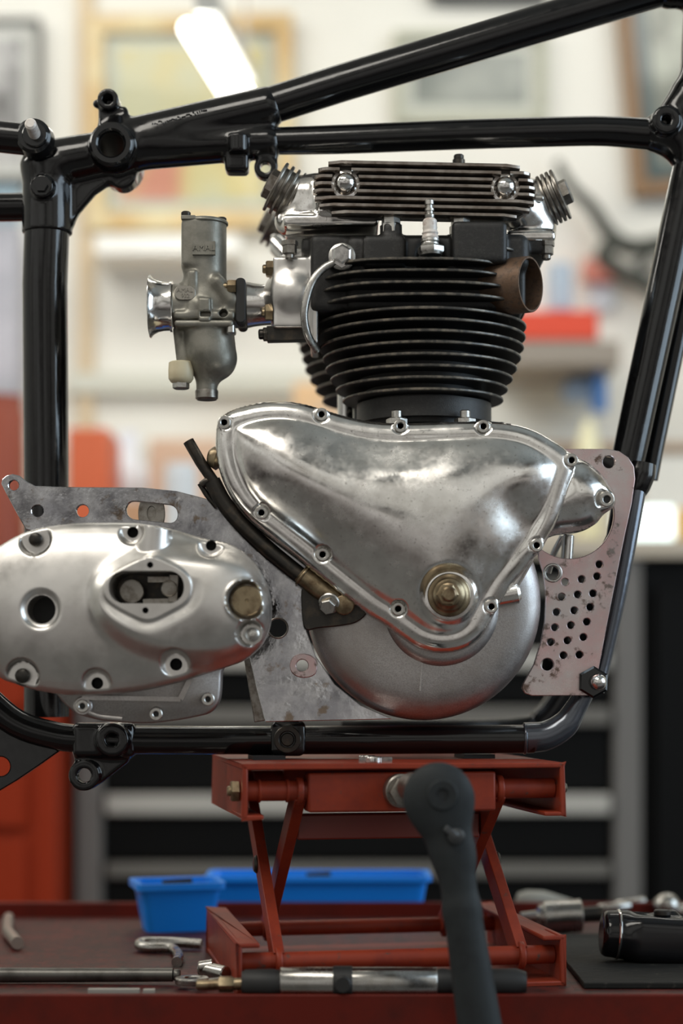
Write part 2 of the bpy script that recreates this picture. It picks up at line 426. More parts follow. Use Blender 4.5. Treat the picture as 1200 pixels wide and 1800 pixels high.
plate_pink = mat('worn_perforated_plate', (.60, .54, .53), .3, .85, noise=[(20, (.62, .40, .40), .42, .62), (75, (.17, .12, .10), .57, .64), (9, (.42, .42, .42), .5, .7)], rvar=(60, .22, .42), bump=(300, .12, .0004))
rubber = mat('black_rubber', (.012, .012, .012), .55)
nylon = mat('cream_nylon', (.62, .55, .38), .4, noise=(30, (.5, .42, .26), .45, .75))
ceramic = mat('white_ceramic', (.72, .67, .62), .25, noise=(200, (.45, .33, .28), .5, .75))
jack_red = mat('worn_red_paint', (.25, .033, .013), .45, spec=.3, noise=[(35, (.18, .024, .013), .45, .7), (130, (.09, .045, .035), .62, .7)], bump=(200, .15, .0005))
tray_red = None
blue_plastic = mat('blue_plastic', (.008, .24, .85), .35, spec=.4)
recess_shade = mat('painted_recess_shade', (.004, .004, .004), .6)  # near-black colour that paints shade into screw recesses and holes
wrench_grey = mat('dark_grey_tool_steel', (.024, .028, .030), .6, .1, noise=(60, (.018, .02, .022), .45, .7), spec=.25)
# ================================================================== ENGINE
FR = Plane(0)
engine = thing('engine', 'polished and black motorcycle engine with finned barrel, held inside the black tube frame', 'engine', FR(745, 1268, 180))

# ---- timing cover
TC = smooth_closed([(380, 757), (385, 738), (402, 724), (430, 714), (465, 707), (500, 706), (535, 711), (570, 721), (610, 733), (650, 741), (700, 744), (760, 743), (820, 741), (865, 741),
    (905, 746), (940, 757), (975, 777), (1000, 796), (1011, 808), (1010, 828), (1001, 855), (990, 888), (976, 922), (960, 950), (950, 968), (932, 988), (915, 1010), (895, 1035), (878, 1062),
    (862, 1092), (845, 1120), (815, 1141), (775, 1148), (735, 1139), (702, 1118), (675, 1098), (645, 1080), (600, 1045), (545, 1001), (515, 977), (480, 950), (443, 920), (418, 893), (398, 860), (385, 825), (379, 790)], 4)
TCS = [(395, 745), (565, 731), (703, 751), (848, 752), (1002, 811), (941, 960), (862, 1067), (699, 1071), (567, 976), (460, 903)]
def tc_h(X, Y, d, p):
    w = 26.0
    roll = 19*np.sqrt(np.clip(1-(1-np.clip(d/w, 0, 1))**2, 0, 1))
    dip = -2.0*np.exp(-((d-33)/7.0)**2)
    dome = 62*(1-np.exp(-np.clip(d-30, 0, None)/75.0))
    dome = gauss(dome, 13/p)*sstep(10, 50, d)
    # hollow towards the lower right shoulder and the fold in the upper right corner
    q = np.exp(-(((X-905)*.62+(Y-905)*.78)/75)**2-(((X-905)*.78-(Y-905)*.62)/48)**2)
    dome -= 13*q*sstep(15, 50, d)
    q = np.exp(-(((X-660)/130)**2+((Y-800)/34)**2)); dome -= 5*q*sstep(15, 50, d)
    H = roll+dip+dome
    H = gauss(H, 1.8/p)*sstep(0, 3, d)+H*(1-sstep(0, 3, d))
    r = np.hypot(X-787, Y-1048); H = H*(sstep(36, 56, r))+(38+0*H)*(1-sstep(36, 56, r))
    H -= 2.5*np.exp(-((r-50)/5.0)**2)
    for sx, sy in TCS:
        r = np.hypot(X-sx, Y-sy); f = (1-sstep(12.5, 16, r))*sstep(0, 3, d); H = H*(1-f)+16*f
    return np.where(d <= .01, 0, H)
m = M(Plane(-20)); m.relief(TC, tc_h, 2.2, 36)
m.lathe((787, 1048, -37), (0, 0, -1), [(0, 44), (3, 43), (4, 38), (0, 37)], 40)
timing = part('timing_cover', m, polished, engine, 50)
for x, y in TCS:
    m = M(Plane(-20)); m.allen(x, y, -10, 11.5, 9, 5.5); part('cover_screw', m, [steel, recess_shade], timing)
m = M(Plane(-20)); m.lathe((787, 1048, -34), (-.06, 0, -1), [(0, 38), (6, 38), (10, 36), (12, 31), (15, 29), (22, 27), (26, 22), (30, 20), (32, 15), (34, 14), (44, 13), (47, 10), (47, 0)], 40)
m.lathe((782, 1049, -66), (0, 0, -1), [(0, 20), (3, 20), (5, 17), (5, 0)], 6)
part('timing_shaft_plug', m, brass, timing, label='oily brass plug')
m = M(Plane(-10)); m.cyl((868, 1049, 6), (914, 1040, 4), 19, 28, 20, 5); m.cyl((930, 975, 2), (895, 1035, 2), 12, 20, 14, 4)
part('locating_boss', m, polished, timing)
m = M(Plane(-10)); m.cyl((388, 805, 10), (366, 800, 14), 22, 24, 18, 6); part('breather_cap', m, brass, timing, label='dull brass cap')

# ---- crankcase
def cc(t, a=0): return
m = M(Plane(10))
m.lathe((745, 1058, 60), (0, 0, -1), [(-420, 0), (-420, 190), (-20, 190), (-18, 208), (22, 209), (36, 206), (48, 197), (57, 182), (62, 160), (64, 130), (65, 80), (65, 0)], 96)
case = part('crankcase', m, cast_alu, engine, 60)
m = M(Plane(5)); m.lathe((775, 1070, 0), (0, 0, -1), [(-10, 104), (2, 100), (9, 93), (11, 86), (11, 0)], 72)
m.bar((742, 1160, 2), (738, 1215, 1), 3, 4); part('raised_boss', m, cast_alu, case, 60)
S1 = SDF(560, 950, 715, 1100, 20, 560, 7)
S1.poly([(600, 760), (640, 738), (860, 738), (920, 790), (925, 900), (910, 1000), (830, 1080), (640, 1060), (580, 950), (560, 840)], 60, 520, 12, 10)
m = M(Plane(0)); S1.mesh(m); part('crankcase_body', m, cast_alu, engine, None)
m = M(Plane(-2)); m.plate(smooth_closed([(532, 1030), (560, 1012), (600, 1025), (632, 1052), (645, 1075), (628, 1093), (600, 1100), (560, 1104), (536, 1106), (530, 1070)], 4), [], 0, 16, 2)
part('pump_flange', m, dark_steel, engine)
# right hand bulge (points housing)
BO = smooth_closed([(975, 815), (1005, 805), (1030, 812), (1055, 832), (1070, 852), (1081, 872), (1079, 890), (1060, 905), (1045, 922), (1020, 932), (985, 936), (950, 940), (935, 880)], 5)
def bo_h(X, Y, d, p):
    H = 14*np.sqrt(np.clip(1-(1-np.clip(d/12, 0, 1))**2, 0, 1))+34*(1-np.exp(-np.clip(d-6, 0, None)/26))
    H = gauss(H, 4/p)*sstep(0, 5, d); r = np.hypot(X-1062, Y-880); H = H*sstep(12, 24, r)+20*(1-sstep(12, 24, r))*sstep(0, 4, d)
    return H
m = M(Plane(15)); m.relief(BO, bo_h, 2.2, 60); hous = part('points_housing', m, polished, engine, 55)
m = M(Plane(15)); m.allen(1063, 880, -17, 13, 7, 6.5); part('housing_screw', m, [steel, recess_shade], hous)
m = M(Plane(60)); m.cyl((1006, 935, 60), (1002, 1000, 60), 11); m.tube([(1000, 935, 90), (985, 965, 100), (975, 1000, 110)], 6, 12, 4); part('mounting_stud', m, chrome, engine)

# ---- cylinder barrels
def fin(m, px, py, dc, r, th, p=2.0, ry=None, seg=96, edge=True):
    """thin superellipse disc; px,py are where its centre is seen; rim is the worn slot"""
    k = (DC+dc*S)/DC; cx, cy = 600+(px-600)*k, HY+(py-HY)*k
    ry = ry or r; R = []
    for i in range(seg):
        a = 2*math.pi*i/seg; c, s_ = math.cos(a), math.sin(a)
        q = (abs(c)**p+abs(s_)**p)**(-1/p); R.append((c*q, s_*q))
    def rg(sc, y): return [(cx+u*(r+sc), y, v*(ry+sc)) for u, v in R]
    V = rg(-1.6, cy-th)+rg(0, cy-th+1.2)+rg(0, cy+th-1.2)+rg(-1.6, cy+th)
    n = seg; m.cm = 1 if edge else 0
    m.add(V, [(a*n+i, a*n+(i+1) % n, (a+1)*n+(i+1) % n, (a+1)*n+i) for a in range(3) for i in range(n)])
    m.cm = 0
    m.add(rg(-1.6, cy-th), [list(range(n))]); m.add(rg(-1.6, cy+th), [list(range(n))])
def cylinder_block(name, ox, dc, parent, seg, top):
    PLc = Plane(dc)
    k = (DC+dc*S)/DC
    m = M(PLc); m.v = []; m.pl = Plane(0)
    mm = M(PLc)
    rows = [(542, 738, 186), (561.5, 739, 184), (581.6, 741, 179), (601.5, 741, 174), (622, 740, 168), (642.5, 740.5, 160), (663, 741, 151), (684, 743, 141)]
    mm.lathe((740+ox, 470, 0), (0, 1, 0), [(0, 0), (0, 118), (215, 112), (218, 98), (285, 98), (285, 0)], 64)
    brl = part(name, mm, [fin_black, fin_edge], parent, 40)
    for y, cx, r in rows:
        kn = (DC+(dc-r*k)*S)/DC; yc = HY-(HY-y)*185.0/185.0*( (DC+(185-r)*S)/(DC+185*S) )
        f = M(Plane(dc)); f.pl = PlaneC(dc)
        fin(f, cx+ox, yc, 0, r, 2.6, 2.0)
        part('cooling_fin', f, [fin_black, fin_edge], brl, 30)
    return brl
class PlaneC(Plane):
    pass
_dc = 185
barrel = cylinder_block('cylinder_barrel', 0, _dc, engine, 96, True)
far_barrel = cylinder_block('cylinder_barrel', -36, 530, engine, 64, False)
m = M(Plane(_dc)); m.lathe((745, 735, 0), (0, 1, 0), [(-22, 0), (-22, 118), (12, 118), (12, 0)], 64); part('base_flange', m, fin_black, engine)
for x, y in ((697, 741), (817, 741)):
    m = M(Plane(60)); m.lathe((x, y+8, 0), (0, -1, 0), [(0, 19), (12, 19), (14, 16), (14, 0)], 6, .3); m.cyl((x, y, 0), (x, y-20, 0), 9, 20); part('base_nut', m, steel, engine)
m = M(Plane(180)); m.cyl((846, 690, 30), (846, 760, 30), 8); part('base_stud', m, chrome, engine)
m = M(Plane(300)); m.cyl((608, 660, 0), (608, 770, 0), 15); part('pushrod_tube', m, chrome, engine)

# ---- cylinder head
HD = Plane(60)
S2 = SDF(500, 985, 380, 560, -70, 600, 4.5)
S2.box(545, 925, 410, 545, 5, 560, 10, 0).box(610, 880, 414, 548, -10, 220, 14, 6)
S2.box(528, 968, 410, 438, 30, 180, 6, 10).box(560, 900, 430, 450, 420, 550, 6, 10)
S2.box(638, 712, 420, 475, -32, 30, 8, 3, 'add').box(670, 706, 393, 440, -28, 20, 12, 6)
S2.box(792, 888, 396, 470, -36, 70, 9, 3).box(880, 930, 412, 475, -12, 100, 16, 8)
S2.cyl((840, 505, 75), (878, 502, 50), 60, 55, 14)
S2.cyl((757, 425, -40), (757, 470, 0), 26, 26, 6, 'sub')
m = M(HD); S2.mesh(m); head = part('cylinder_head', m, fin_black, engine, None)
hf = [(436, 848, 66, 2.6, 150, 0), (456, 728, 168, 3.0, 176, 1), (476, 728, 172, 3.0, 180, 1), (497, 732, 178, 3.0, 183, 1), (518, 737, 183, 2.6, 185, 1)]
for y, cx, r, pw, ry, full in hf:
    f = M(PlaneC(_dc)); yc = HY-(HY-y)*((DC+(185-ry)*S)/(DC+185*S))
    fin(f, cx, yc, 0, r, 2.6, pw, ry); part('cooling_fin', f, [fin_black, fin_edge], head, 30)
for x, y, r in ((687, 392, 17), (809, 394, 17)):
    m = M(Plane(50)); m.lathe((x, y+4, 0), (0, -1, 0), [(-14, r+3), (0, r+3), (0, r), (15, r), (19, r-4), (19, 0)], 6, .25); part('head_bolt', m, steel, engine)
# exhaust stub
m = M(Plane(30)); ax = (.84, .03, -.54); m.loop((884, 494, 50), ax, [(-30, 40), (-30, 49), (0, 50), (58, 49), (60, 48), (60, 45), (55, 44.5), (-20, 43)], 56)
m.lathe((882, 494, 52), ax, [(-26, 0), (-26, 44), (-24, 44), (-24, 0)], 40)
part('exhaust_stub', m, rust, engine, 45, label='rusty brown exhaust stub')
# spark plug
m = M(Plane(15)); t = (-.03, -1, 0)
m.lathe((757, 449, 0), t, [(0, 0), (0, 19), (5, 21), (5, 0)], 24); m.lathe((757, 446, 0), t, [(0, 22), (3, 24), (11, 24), (14, 21), (14, 0)], 6, .2)
m.lathe((756, 433, 0), t, [(0, 15), (3, 16), (6, 15), (8, 16.5), (12, 16), (14, 12), (14, 0)], 28)
plug = part('spark_plug', m, steel, engine, 40)
m = M(Plane(15)); m.lathe((756, 421, 0), t, [(0, 14), (3, 15), (6, 14), (8, 13.2), (11, 14.5), (14, 13), (17, 12.2), (20, 13.2), (24, 12.5), (28, 12.8), (33, 12.5), (36, 10), (36, 0)], 28); part('insulator', m, ceramic, plug, label='white ceramic insulator')
m = M(Plane(15)); m.lathe((755, 386, 0), t, [(0, 6), (3, 8), (8, 8.5), (10, 6), (14, 6.2), (15, 8.2), (19, 8), (20, 5.5), (25, 5.8), (26, 8), (33, 8), (35, 6), (35, 0)], 24); part('terminal', m, steel, plug)
# oil feed pipe with banjo bolt
m = M(Plane(20)); m.lathe((601, 446, 30), (0, 0, -1), [(0, 24), (10, 24), (12, 21), (12, 0)], 32)
m.tube([(590, 455, 22), (570, 466, 20), (552, 486, 18), (540, 515, 18), (534, 550, 22), (540, 582, 34), (556, 606, 60)], 7, 16, 6)
pipe = part('oil_feed_pipe', m, steel, engine, 50)
m = M(Plane(20)); m.lathe((601, 446, 18), (0, 0, -1), [(0, 21), (3, 21), (3, 18), (15, 18), (18, 14), (18, 0)], 6, .5); part('banjo_bolt', m, chrome, pipe)

# ---- rocker box
RB = Plane(150)
S3 = SDF(455, 1000, 290, 460, -110, 180, 3.6)
S3.box(560, 925, 322, 392, -84, -28, 16, 0)
S3.cap((610, 360, -30), (520, 350, 0), 54, 40, 18).cap((560, 380, -30), (505, 395, -20), 30, 22, 16).cap((890, 360, -25), (945, 358, 0), 48, 40, 18).cap((925, 385, -25), (945, 405, -10), 36, 32, 14)
S3.box(500, 664, 396, 416, -78, 100, 6, 12).box(885, 970, 418, 438, -60, 100, 7, 14).box(560, 905, 385, 396, -84, -40, 5, 8)
S3.cap((515, 405, -60), (560, 402, -60), 12, 9, 10)
S3.cyl((540, 359, 0), (530, 345, 0), 30, 30, 4, 'sub') if False else None
m = M(RB); S3.mesh(m); rb = part('rocker_box', m, polished, engine, None)
# finned cover
x0, x1 = 552, 940
def skew(x, y): return y+(x-745)*.022
def stad(yy):  # left/right limits of the oval at a height
    t = (yy-335)/46.0; t = max(-1, min(1, t)); w = math.sqrt(max(0, 1-abs(t)**2.4)); return 598-46*w, 892+48*w
m = M(Plane(40))
P = smooth_closed([(585, skew(585, 293)), (625, skew(625, 289)), (860, skew(860, 289)), (905, skew(905, 294)), (932, skew(932, 312)), (941, skew(941, 338)), (930, skew(930, 362)), (905, skew(905, 379)), (860, skew(860, 383)), (625, skew(625, 383)), (588, skew(588, 377)), (562, skew(562, 358)), (552, skew(552, 335)), (562, skew(562, 310))], 5)
m.plate([tuple(p) for p in P], [], 2, 26, 2)
cover = part('finned_rocker_cover', m, dark_steel, engine, 40)
m = M(Plane(40)); alu = True
nuts = ((607, 324), (887, 331))
for i in range(8):
    yy = 292.5+i*12.4
    a, b = stad(yy); a -= 2; b += 1
    segs = [(a, b)]
    for nx_, ny_ in nuts:
        ym = skew(nx_, yy); dy = abs(ym-ny_)
        if dy < 24:
            w = math.sqrt(24**2-dy**2)+1; ns = []
            for u, v in segs:
                if nx_-w > u+6 and nx_-w < v: ns.append((u, nx_-w))
                if nx_+w < v-6 and nx_+w > u: ns.append((nx_+w, v))
                if not (nx_+w > u and nx_-w < v): ns.append((u, v))
            segs = ns
    for u, v in segs:
        n = 14; V = []
        for j in range(n+1):
            x = u+(v-u)*j/n; y = skew(x, yy); e = min(x-a, b-x); hh = 17*math.sqrt(max(0.05, min(1, (e+2)/16)))
            for q, z in ((-4.6, 3), (-3.6, -hh+2), (-2.6, -hh), (2.0, -hh), (3.2, -hh+2), (4.8, 3)): V.append((x, y+q, z))
        F = [(j*6+c, j*6+c+1, (j+1)*6+c+1, (j+1)*6+c) for j in range(n) for c in range(5)]+[(0, 1, 2, 3, 4, 5), tuple(n*6+c for c in (5, 4, 3, 2, 1, 0))]
        m.add(V, F)
part('cover_ribs', m, mat('dark_rib_alloy', (.42, .385, .35), .24, .95, noise=(90, (.24, .20, .17), .4, .65)), cover, 50)
for x, y in nuts:
    m = M(Plane(40)); m.lathe((x, y, 3), (0, 0, -1), [(0, 25), (4, 25), (5, 20), (8, 19), (14, 18), (22, 14.5), (27, 8), (28.5, 3), (28.5, 0)], 36); part('domed_nut', m, chrome, cover, 60)
m = M(Plane(160)); m.cyl((806, 300, 0), (806, 272, 0), 9, 20); m.ring((806, 292, 0), (0, -1, 0), 11, 5, 12); part('cover_stud', m, dark_steel, engine)
def rocker_cap(pl, c, ax, r, n=4, sp=12.5, hexr=27, parent=None, up=None):
    c = Vector(c); ax = Vector(ax).normalized(); m = M(pl); prof = [(-4, 0), (-4, r*.8)]
    for i in range(n):
        t = i*sp; prof += [(t, r*.82), (t+.5, r-1), (t+2, r), (t+5, r), (t+6, r-1.5), (t+6.6, r*.82)]
    prof += [((n-1)*sp+7, 0)]
    m.lathe(c, ax, prof, 56); o = part('valve_inspection_cap', m, dull_steel, parent, 35)
    m = M(pl); m.hexn(c+ax*((n-1)*sp+6), ax, hexr, 15, .4); part('cap_hexagon', m, dull_steel, o)
rocker_cap(Plane(150), (519, 348, 0), (-.87, -.46, -.12), 46, 4, 12, 27, engine)
rocker_cap(Plane(520), (512, 410, 0), (-.87, -.46, -.12), 42, 4, 12, 25, engine)
rocker_cap(Plane(150), (950, 358, 0), (.89, -.37, -.24), 46, 5, 8.5, 23, engine)
m = M(Plane(60)); m.cyl((915, 338, 30), (958, 341, 30), 6); part('rocker_spindle', m, steel, engine)
S4 = SDF(470, 600, 380, 470, 0, 200, 4); S4.cap((500, 455, 60), (570, 425, 60), 20, 26, 10).cap((480, 400, 120), (520, 450, 90), 18, 16, 10)
m = M(Plane(300)); S4.mesh(m); part('far_rocker_box', m, polished, engine, None)
for x, y, dd in ((509, 436, 20), (960, 437, 60)):
    m = M(Plane(dd+40)); m.lathe((x, y-12, 0), (0, 1, 0), [(0, 15), (8, 15), (8, 13), (22, 13), (24, 10), (24, 0)], 6, .3); m.cyl((x, y+10, 0), (x, y+20, 0), 8, 16); part('flange_bolt', m, dull_steel, rb)

# ---- intake manifold
IM = Plane(120)
S5 = SDF(425, 560, 445, 615, -60, 130, 3)
S5.box(481, 545, 460, 585, -45, 100, 5, 0).cap((514, 522, -8), (512, 522, -4), 50, 50, 10)
S5.box(545, 560, 455, 612, -45, 100, 3, 2)
m = M(IM); S5.mesh(m); part('intake_block', m, box_alu, engine, None)
m = M(IM); m.tube([(432, 532, 20), (445, 532, 20), (460, 532, 20), (475, 531, 20), (486, 530, 20)], [41, 38, 36, 36, 39], 40); m.cyl((476, 530, 20), (484, 530, 20), 46, 40)
part('intake_stub', m, polished, engine, 45)
m = M(IM); m.bar((470, 592, -20), (556, 590, -20), 26, 26); m.cyl((455, 592, -22), (480, 591, -22), 9); m.hexn((472, 592, -22), (-1, 0, 0), 13, 9); part('manifold_bracket', m, dark_steel, engine, bevel=2)
for x, y in ((478, 478), (476, 554)):
    m = M(IM); m.hexn((x+4, y, -22), (-1, 0, 0), 15, 14); m.cyl((x-8, y, -22), (x-16, y, -22), 8, 16); part('manifold_nut', m, brass, engine)

# ---- oil pressure pipe and elbow along the cover
m = M(Plane(-8)); m.tube([(330, 774, 10), (352, 812, 10), (378, 850, 10)], 10, 18); m.tube([(372, 845, 10), (392, 882, 10), (425, 922, 8), (470, 965, 6), (540, 1022, 4)], 15, 20, 5)
m.cyl((352, 853, 10), (372, 838, 10), 7); m.tube([(350, 848, 14), (362, 868, 16), (380, 890, 18)], 5, 12)
drain = part('oil_pipe', m, dark_steel, engine, 50)
m = M(Plane(-8)); m.tube([(528, 1008, 2), (560, 1034, 2), (596, 1058, 2)], [17, 18, 15], 20, 4); m.cyl((606, 1062, 8), (604, 1064, -14), 18); m.ring((530, 1010, 2), (.78, .62, 0), 20, 12, 5)
elbow = part('pipe_elbow', m, brass, drain, 50)
m = M(Plane(-8)); m.hexn((578, 1062, -12), (-.15, .45, -1), 15, 18, .3); m.cyl((580, 1058, 0), (578, 1062, -12), 19); part('elbow_bolt', m, steel, drain)

# ================================================================== ENGINE PLATES
Pp = Plane(62)
outl = smooth_closed([(930, 792), (1010, 789), (1070, 789), (1092, 796), (1110, 812), (1117, 838), (1112, 880), (1100, 930), (1085, 1005), (1070, 1085), (1058, 1150), (1050, 1200), (1040, 1222)], 1)
outl = [(986, 789), (1010, 789), (1068, 789), (1088, 793), (1104, 804), (1114, 820), (1116, 842), (1110, 885), (1098, 940), (1084, 1010), (1068, 1090), (1056, 1155), (1046, 1205), (1040, 1223), (935, 1223), (923, 1219), (917, 1210), (919, 1202), (938, 1168), (950, 1130), (957, 1092), (959, 1050), (954, 1005), (946, 980)]+[(1000+79*math.cos(math.radians(a)), 903+79*math.sin(math.radians(a))) for a in range(133, -101, -6)]
holes = [circ(*h, 18) for h in ((1070, 812, 11), (971, 1007, 12), (962, 1168, 11))]
small = [(1053, 992), (1049, 1013), (1022, 1018), (993, 1023), (1042, 1043), (1015, 1045), (987, 1049), (1037, 1067), (1009, 1073), (978, 1076), (1031, 1093), (1003, 1099), (975, 1103), (1025, 1120), (997, 1126), (968, 1129), (1018, 1151), (990, 1152)]
holes += [circ(x, y, 6.6, 14) for x, y in small]
m = M(Pp); m.plate(outl, holes, 0, 14, 1.2)
fplate = thing('engine_plate', 'worn pinkish steel plate drilled with many small holes, right of the engine', 'engine plate', Pp(1000, 1223, 7))
part('plate_body', m, plate_pink, fplate, 40)
m = M(Pp); m.ring((971, 1007, 1), (0, 0, -1), 17, 12, 4); part('bushing', m, steel, fplate)
Pb = Plane(20)
rp = [(2, 850), (4, 842), (11, 836), (22, 833), (34, 836), (46, 846), (62, 854), (120, 856), (250, 857), (310, 863), (360, 876), (410, 897), (460, 925), (520, 952), (558, 962), (541, 1008), (533, 1058), (539, 1110), (554, 1152), (588, 1203), (634, 1240), (690, 1264), (466, 1269), (452, 1215), (437, 1150), (400, 1100), (300, 1040), (150, 960), (45, 930), (28, 900), (10, 866)]
slot = rrect(222, 312, 884, 916, 15, 6)
slot = [(x, y+(x-267)*.10) for x, y in slot]
rplate = thing('engine_plate', 'scratched mirror-finish steel plate with an eye at its corner, behind the oval gearbox cover', 'engine plate', Pb(450, 1268, 5))
m = M(Pb); m.plate(rp, [circ(24, 853, 9, 18), circ(66, 898, 10.5, 20), circ(145, 898, 11, 20), slot, circ(488, 1104, 16, 24), circ(531, 1170, 10.5, 20)], 0, 12, 1.2)
part('plate_body', m, plate_mirror, rplate, 40)
m = M(Pb); m.plate([(p[0], p[1]) for p in smooth_closed([(509, 1170), (515, 1155), (531, 1149), (548, 1153), (556, 1165), (556, 1182), (545, 1190), (528, 1191), (514, 1184)], 4)], [circ(531, 1170, 10.5, 20)], -7, 0, 1.5); part('mounting_lug', m, plate_pink, rplate)
m = M(Pb); m.ring((488, 1104, -1), (0, 0, -1), 19, 16, 3); part('bushing', m, dull_steel, rplate)
m = M(Plane(30)); m.lathe((266, 902, 8), (0, 0, -1), [(0, 38), (5, 38), (7, 36), (7, 13), (3, 12), (3, 0)], 40, sq=(.62, 1)); part('slot_washer', m, dull_steel, rplate)
m = M(Plane(60)); m.bar((436, 1140, 0), (457, 1268, 0), 20, 16, (0, 0, 1)); part('stiffener', m, dull_steel, rplate, bevel=1.5)

# ================================================================== GEARBOX
gearbox = thing('gearbox', 'dull silver oval gearbox casing with a slotted opening, left of the engine', 'gearbox', Plane(-100)(240, 1270, 60))
GO = smooth_closed([(-62, 1075), (-55, 1020), (-30, 985), (0, 960), (42, 937), (83, 926), (137, 920), (208, 919), (250, 921), (300, 930), (354, 945), (400, 955), (433, 974), (458, 1003), (473, 1042), (476, 1090), (462, 1130), (433, 1158), (400, 1172), (354, 1187), (312, 1200), (250, 1214), (187, 1221), (125, 1222), (62, 1213), (25, 1201), (0, 1190), (-35, 1150)], 5)
P2 = smooth_closed([(272, 958), (225, 980), (185, 1005), (167, 1040), (170, 1080), (195, 1118), (240, 1148), (310, 1166), (400, 1168), (462, 1135), (500, 1080), (480, 1000), (430, 975), (350, 962)], 5)
SLO = rrect(201, 330, 1008, 1064, 26, 8)
BORES = [(272, 998, 5.5), (264, 1076, 5.5), (235, 937, 10), (372, 960, 9.5), (173, 1201, 10.5), (311, 1168, 11)]
def go_h(X, Y, d, p):
    H = 16*np.sqrt(np.clip(1-(1-np.clip(d/15, 0, 1))**2, 0, 1))+44*(1-np.exp(-np.clip(d-5, 0, None)/60))
    H = gauss(H, 9/p)*sstep(0, 18, d)+H*(1-sstep(0, 18, d))
    s2, _, _ = poly_sd(P2, X, Y); b = 30*sstep(-10, 34, s2); b = gauss(b, 5/p)*sstep(0, 22, d); H = H+b
    # vertical neck
    nx = np.abs(X-273+ (Y-940)*.05); neck = 34*np.sqrt(np.clip(1-(nx/30)**2, 0, 1))*(1-sstep(975, 1010, Y)); H = np.maximum(H, np.where(nx < 30, 26+neck*.9, 0)*sstep(0, 5, d)*(Y < 1010))
    # flat lozenge round the slot
    lz = smooth_closed([(192, 1038), (200, 1018), (228, 1000), (255, 987), (272, 982), (292, 988), (325, 1005), (341, 1024), (342, 1046), (332, 1064), (305, 1080), (280, 1092), (262, 1094), (240, 1085), (212, 1070), (196, 1056)], 4)
    s3, _, _ = poly_sd(lz, X, Y); f = sstep(-2.5, 2.5, s3); g = sstep(-24, -2, s3)
    H = H*(1-g)+np.minimum(H, 76)*g; H = H*(1-f)+79.5*f
    for x, y, ro, ri, base, dp in ((235, 937, 16, 10, 16, 30), (372, 960, 16, 9.5, 16, 30), (173, 1201, 19, 10.5, 16, 30), (311, 1168, 19, 11, 18, 30)):
        q = np.hypot(X-x, Y-y); g = (1-sstep(ro, ro+9, q))*sstep(0, 3, d); H = H*(1-g)+np.minimum(H, base)*g
    for x, y, ro, base in ((66, 950, 24, 12), (43, 1188, 25, 12), (443, 1115, 19, 20), (436, 1058, 29, 38)):
        q = np.hypot(X-x, Y-y); g = (1-sstep(ro, ro+7, q))*sstep(0, 3, d); H = H*(1-g)+np.minimum(H, base)*g
    q = np.hypot(X-80, Y-1073); g = 1-sstep(26, 38, q); H = H*(1-g)+(H-9)*g
    q = np.hypot(X-436, Y-1058); H += 4*np.exp(-((q-34)/4.0)**2)
    return np.where(d <= .01, 0, H)
m = M(Plane(-110)); m.relief(GO, go_h, 2.3, 30, [SLO, circ(80, 1073, 25, 40)]+[circ(x, y, r, 24) for x, y, r in BORES])
outer = part('outer_cover', m, box_alu, gearbox, 50)
for x, y, r in BORES:
    m = M(Plane(-110)); z = -75 if 990 < y < 1090 else -8; m.loop((x, y, z), (0, 0, 1), [(0, r-.6), (0, r+1), (24, r+1), (24, r-.6)], 24); m.lathe((x, y, z+22), (0, 0, 1), [(0, r), (2, r), (2, 0)], 24); part('screw_bore', m, recess_shade, outer)  # dark cup closing each hole, shade painted on
m = M(Plane(-80)); m.plate([tuple(p) for p in smooth_closed([(-60, 1080), (-20, 990), (60, 945), (200, 935), (350, 955), (430, 990), (462, 1060), (440, 1130), (340, 1175), (150, 1205), (0, 1180)], 4)], [], 12, 30, 2)
part('casing_wall', m, dark_steel, gearbox)
m = M(Plane(-110))
m.cyl((232, 1040, 20), (232, 1040, -8), 22, 28); m.cyl((300, 1036, 25), (300, 1036, -30), 15, 24); m.bar((262, 1020, -20), (300, 1020, -20), 10, 14); m.bar((308, 1012, -22), (306, 1060, -22), 16, 12); m.bar((252, 1058, -8), (318, 1056, -8), 10, 10)
part('clutch_lever', m, dull_steel, gearbox, bevel=1)
m = M(Plane(-110)); m.lathe((80, 1073, 22), (0, 0, -1), [(0, 30), (4, 30), (4, 0)], 32); part('shaft_hole_floor', m, recess_shade, gearbox)
m = M(Plane(-110)); m.lathe((436, 1058, -30), (0, 0, -1), [(0, 27), (20, 26.5), (22, 25), (22, 3), (20, 2), (20, 0)], 40); part('filler_plug', m, brass, gearbox, label='brown round plug')
for x, y, r, mt, z in ((66, 950, 12, dark_steel, -8), (43, 1188, 13, dark_steel, -8), (445, 1116, 12, steel, -18)):
    m = M(Plane(-110)); m.lathe((x, y, z), (0, 0, -1), [(0, r), (14, r), (17, r*.7), (18, 0)], 28); m.lathe((x, y, z), (0, 0, -1), [(0, r+5), (3, r+5), (3, 0)], 28); part('cover_stud', m, mt, gearbox)
IC = [tuple(p) for p in smooth_closed([(85, 1190), (150, 1170), (300, 1160), (386, 1165), (388, 1185), (386, 1222), (380, 1240), (366, 1254), (340, 1261), (300, 1268), (250, 1272), (190, 1268), (150, 1260), (128, 1250), (105, 1228)], 4)]
m = M(Plane(-90)); m.plate(IC, [], 0, 60, 4); inner = part('inner_cover', m, cast_alu, gearbox, 50)
m = M(Plane(-90)); m.bar((145, 1226, -4), (318, 1229, -4), 8, 10); m.bar((318, 1229, -4), (336, 1192, -4), 10, 14, (0, 0, 1)); m.cyl((146, 1241, 4), (146, 1241, -6), 17); m.tube([(135, 1240, 0), (170, 1258, 0), (215, 1264, 0)], 6, 12, 4); part('casting_rib', m, cast_alu, inner)
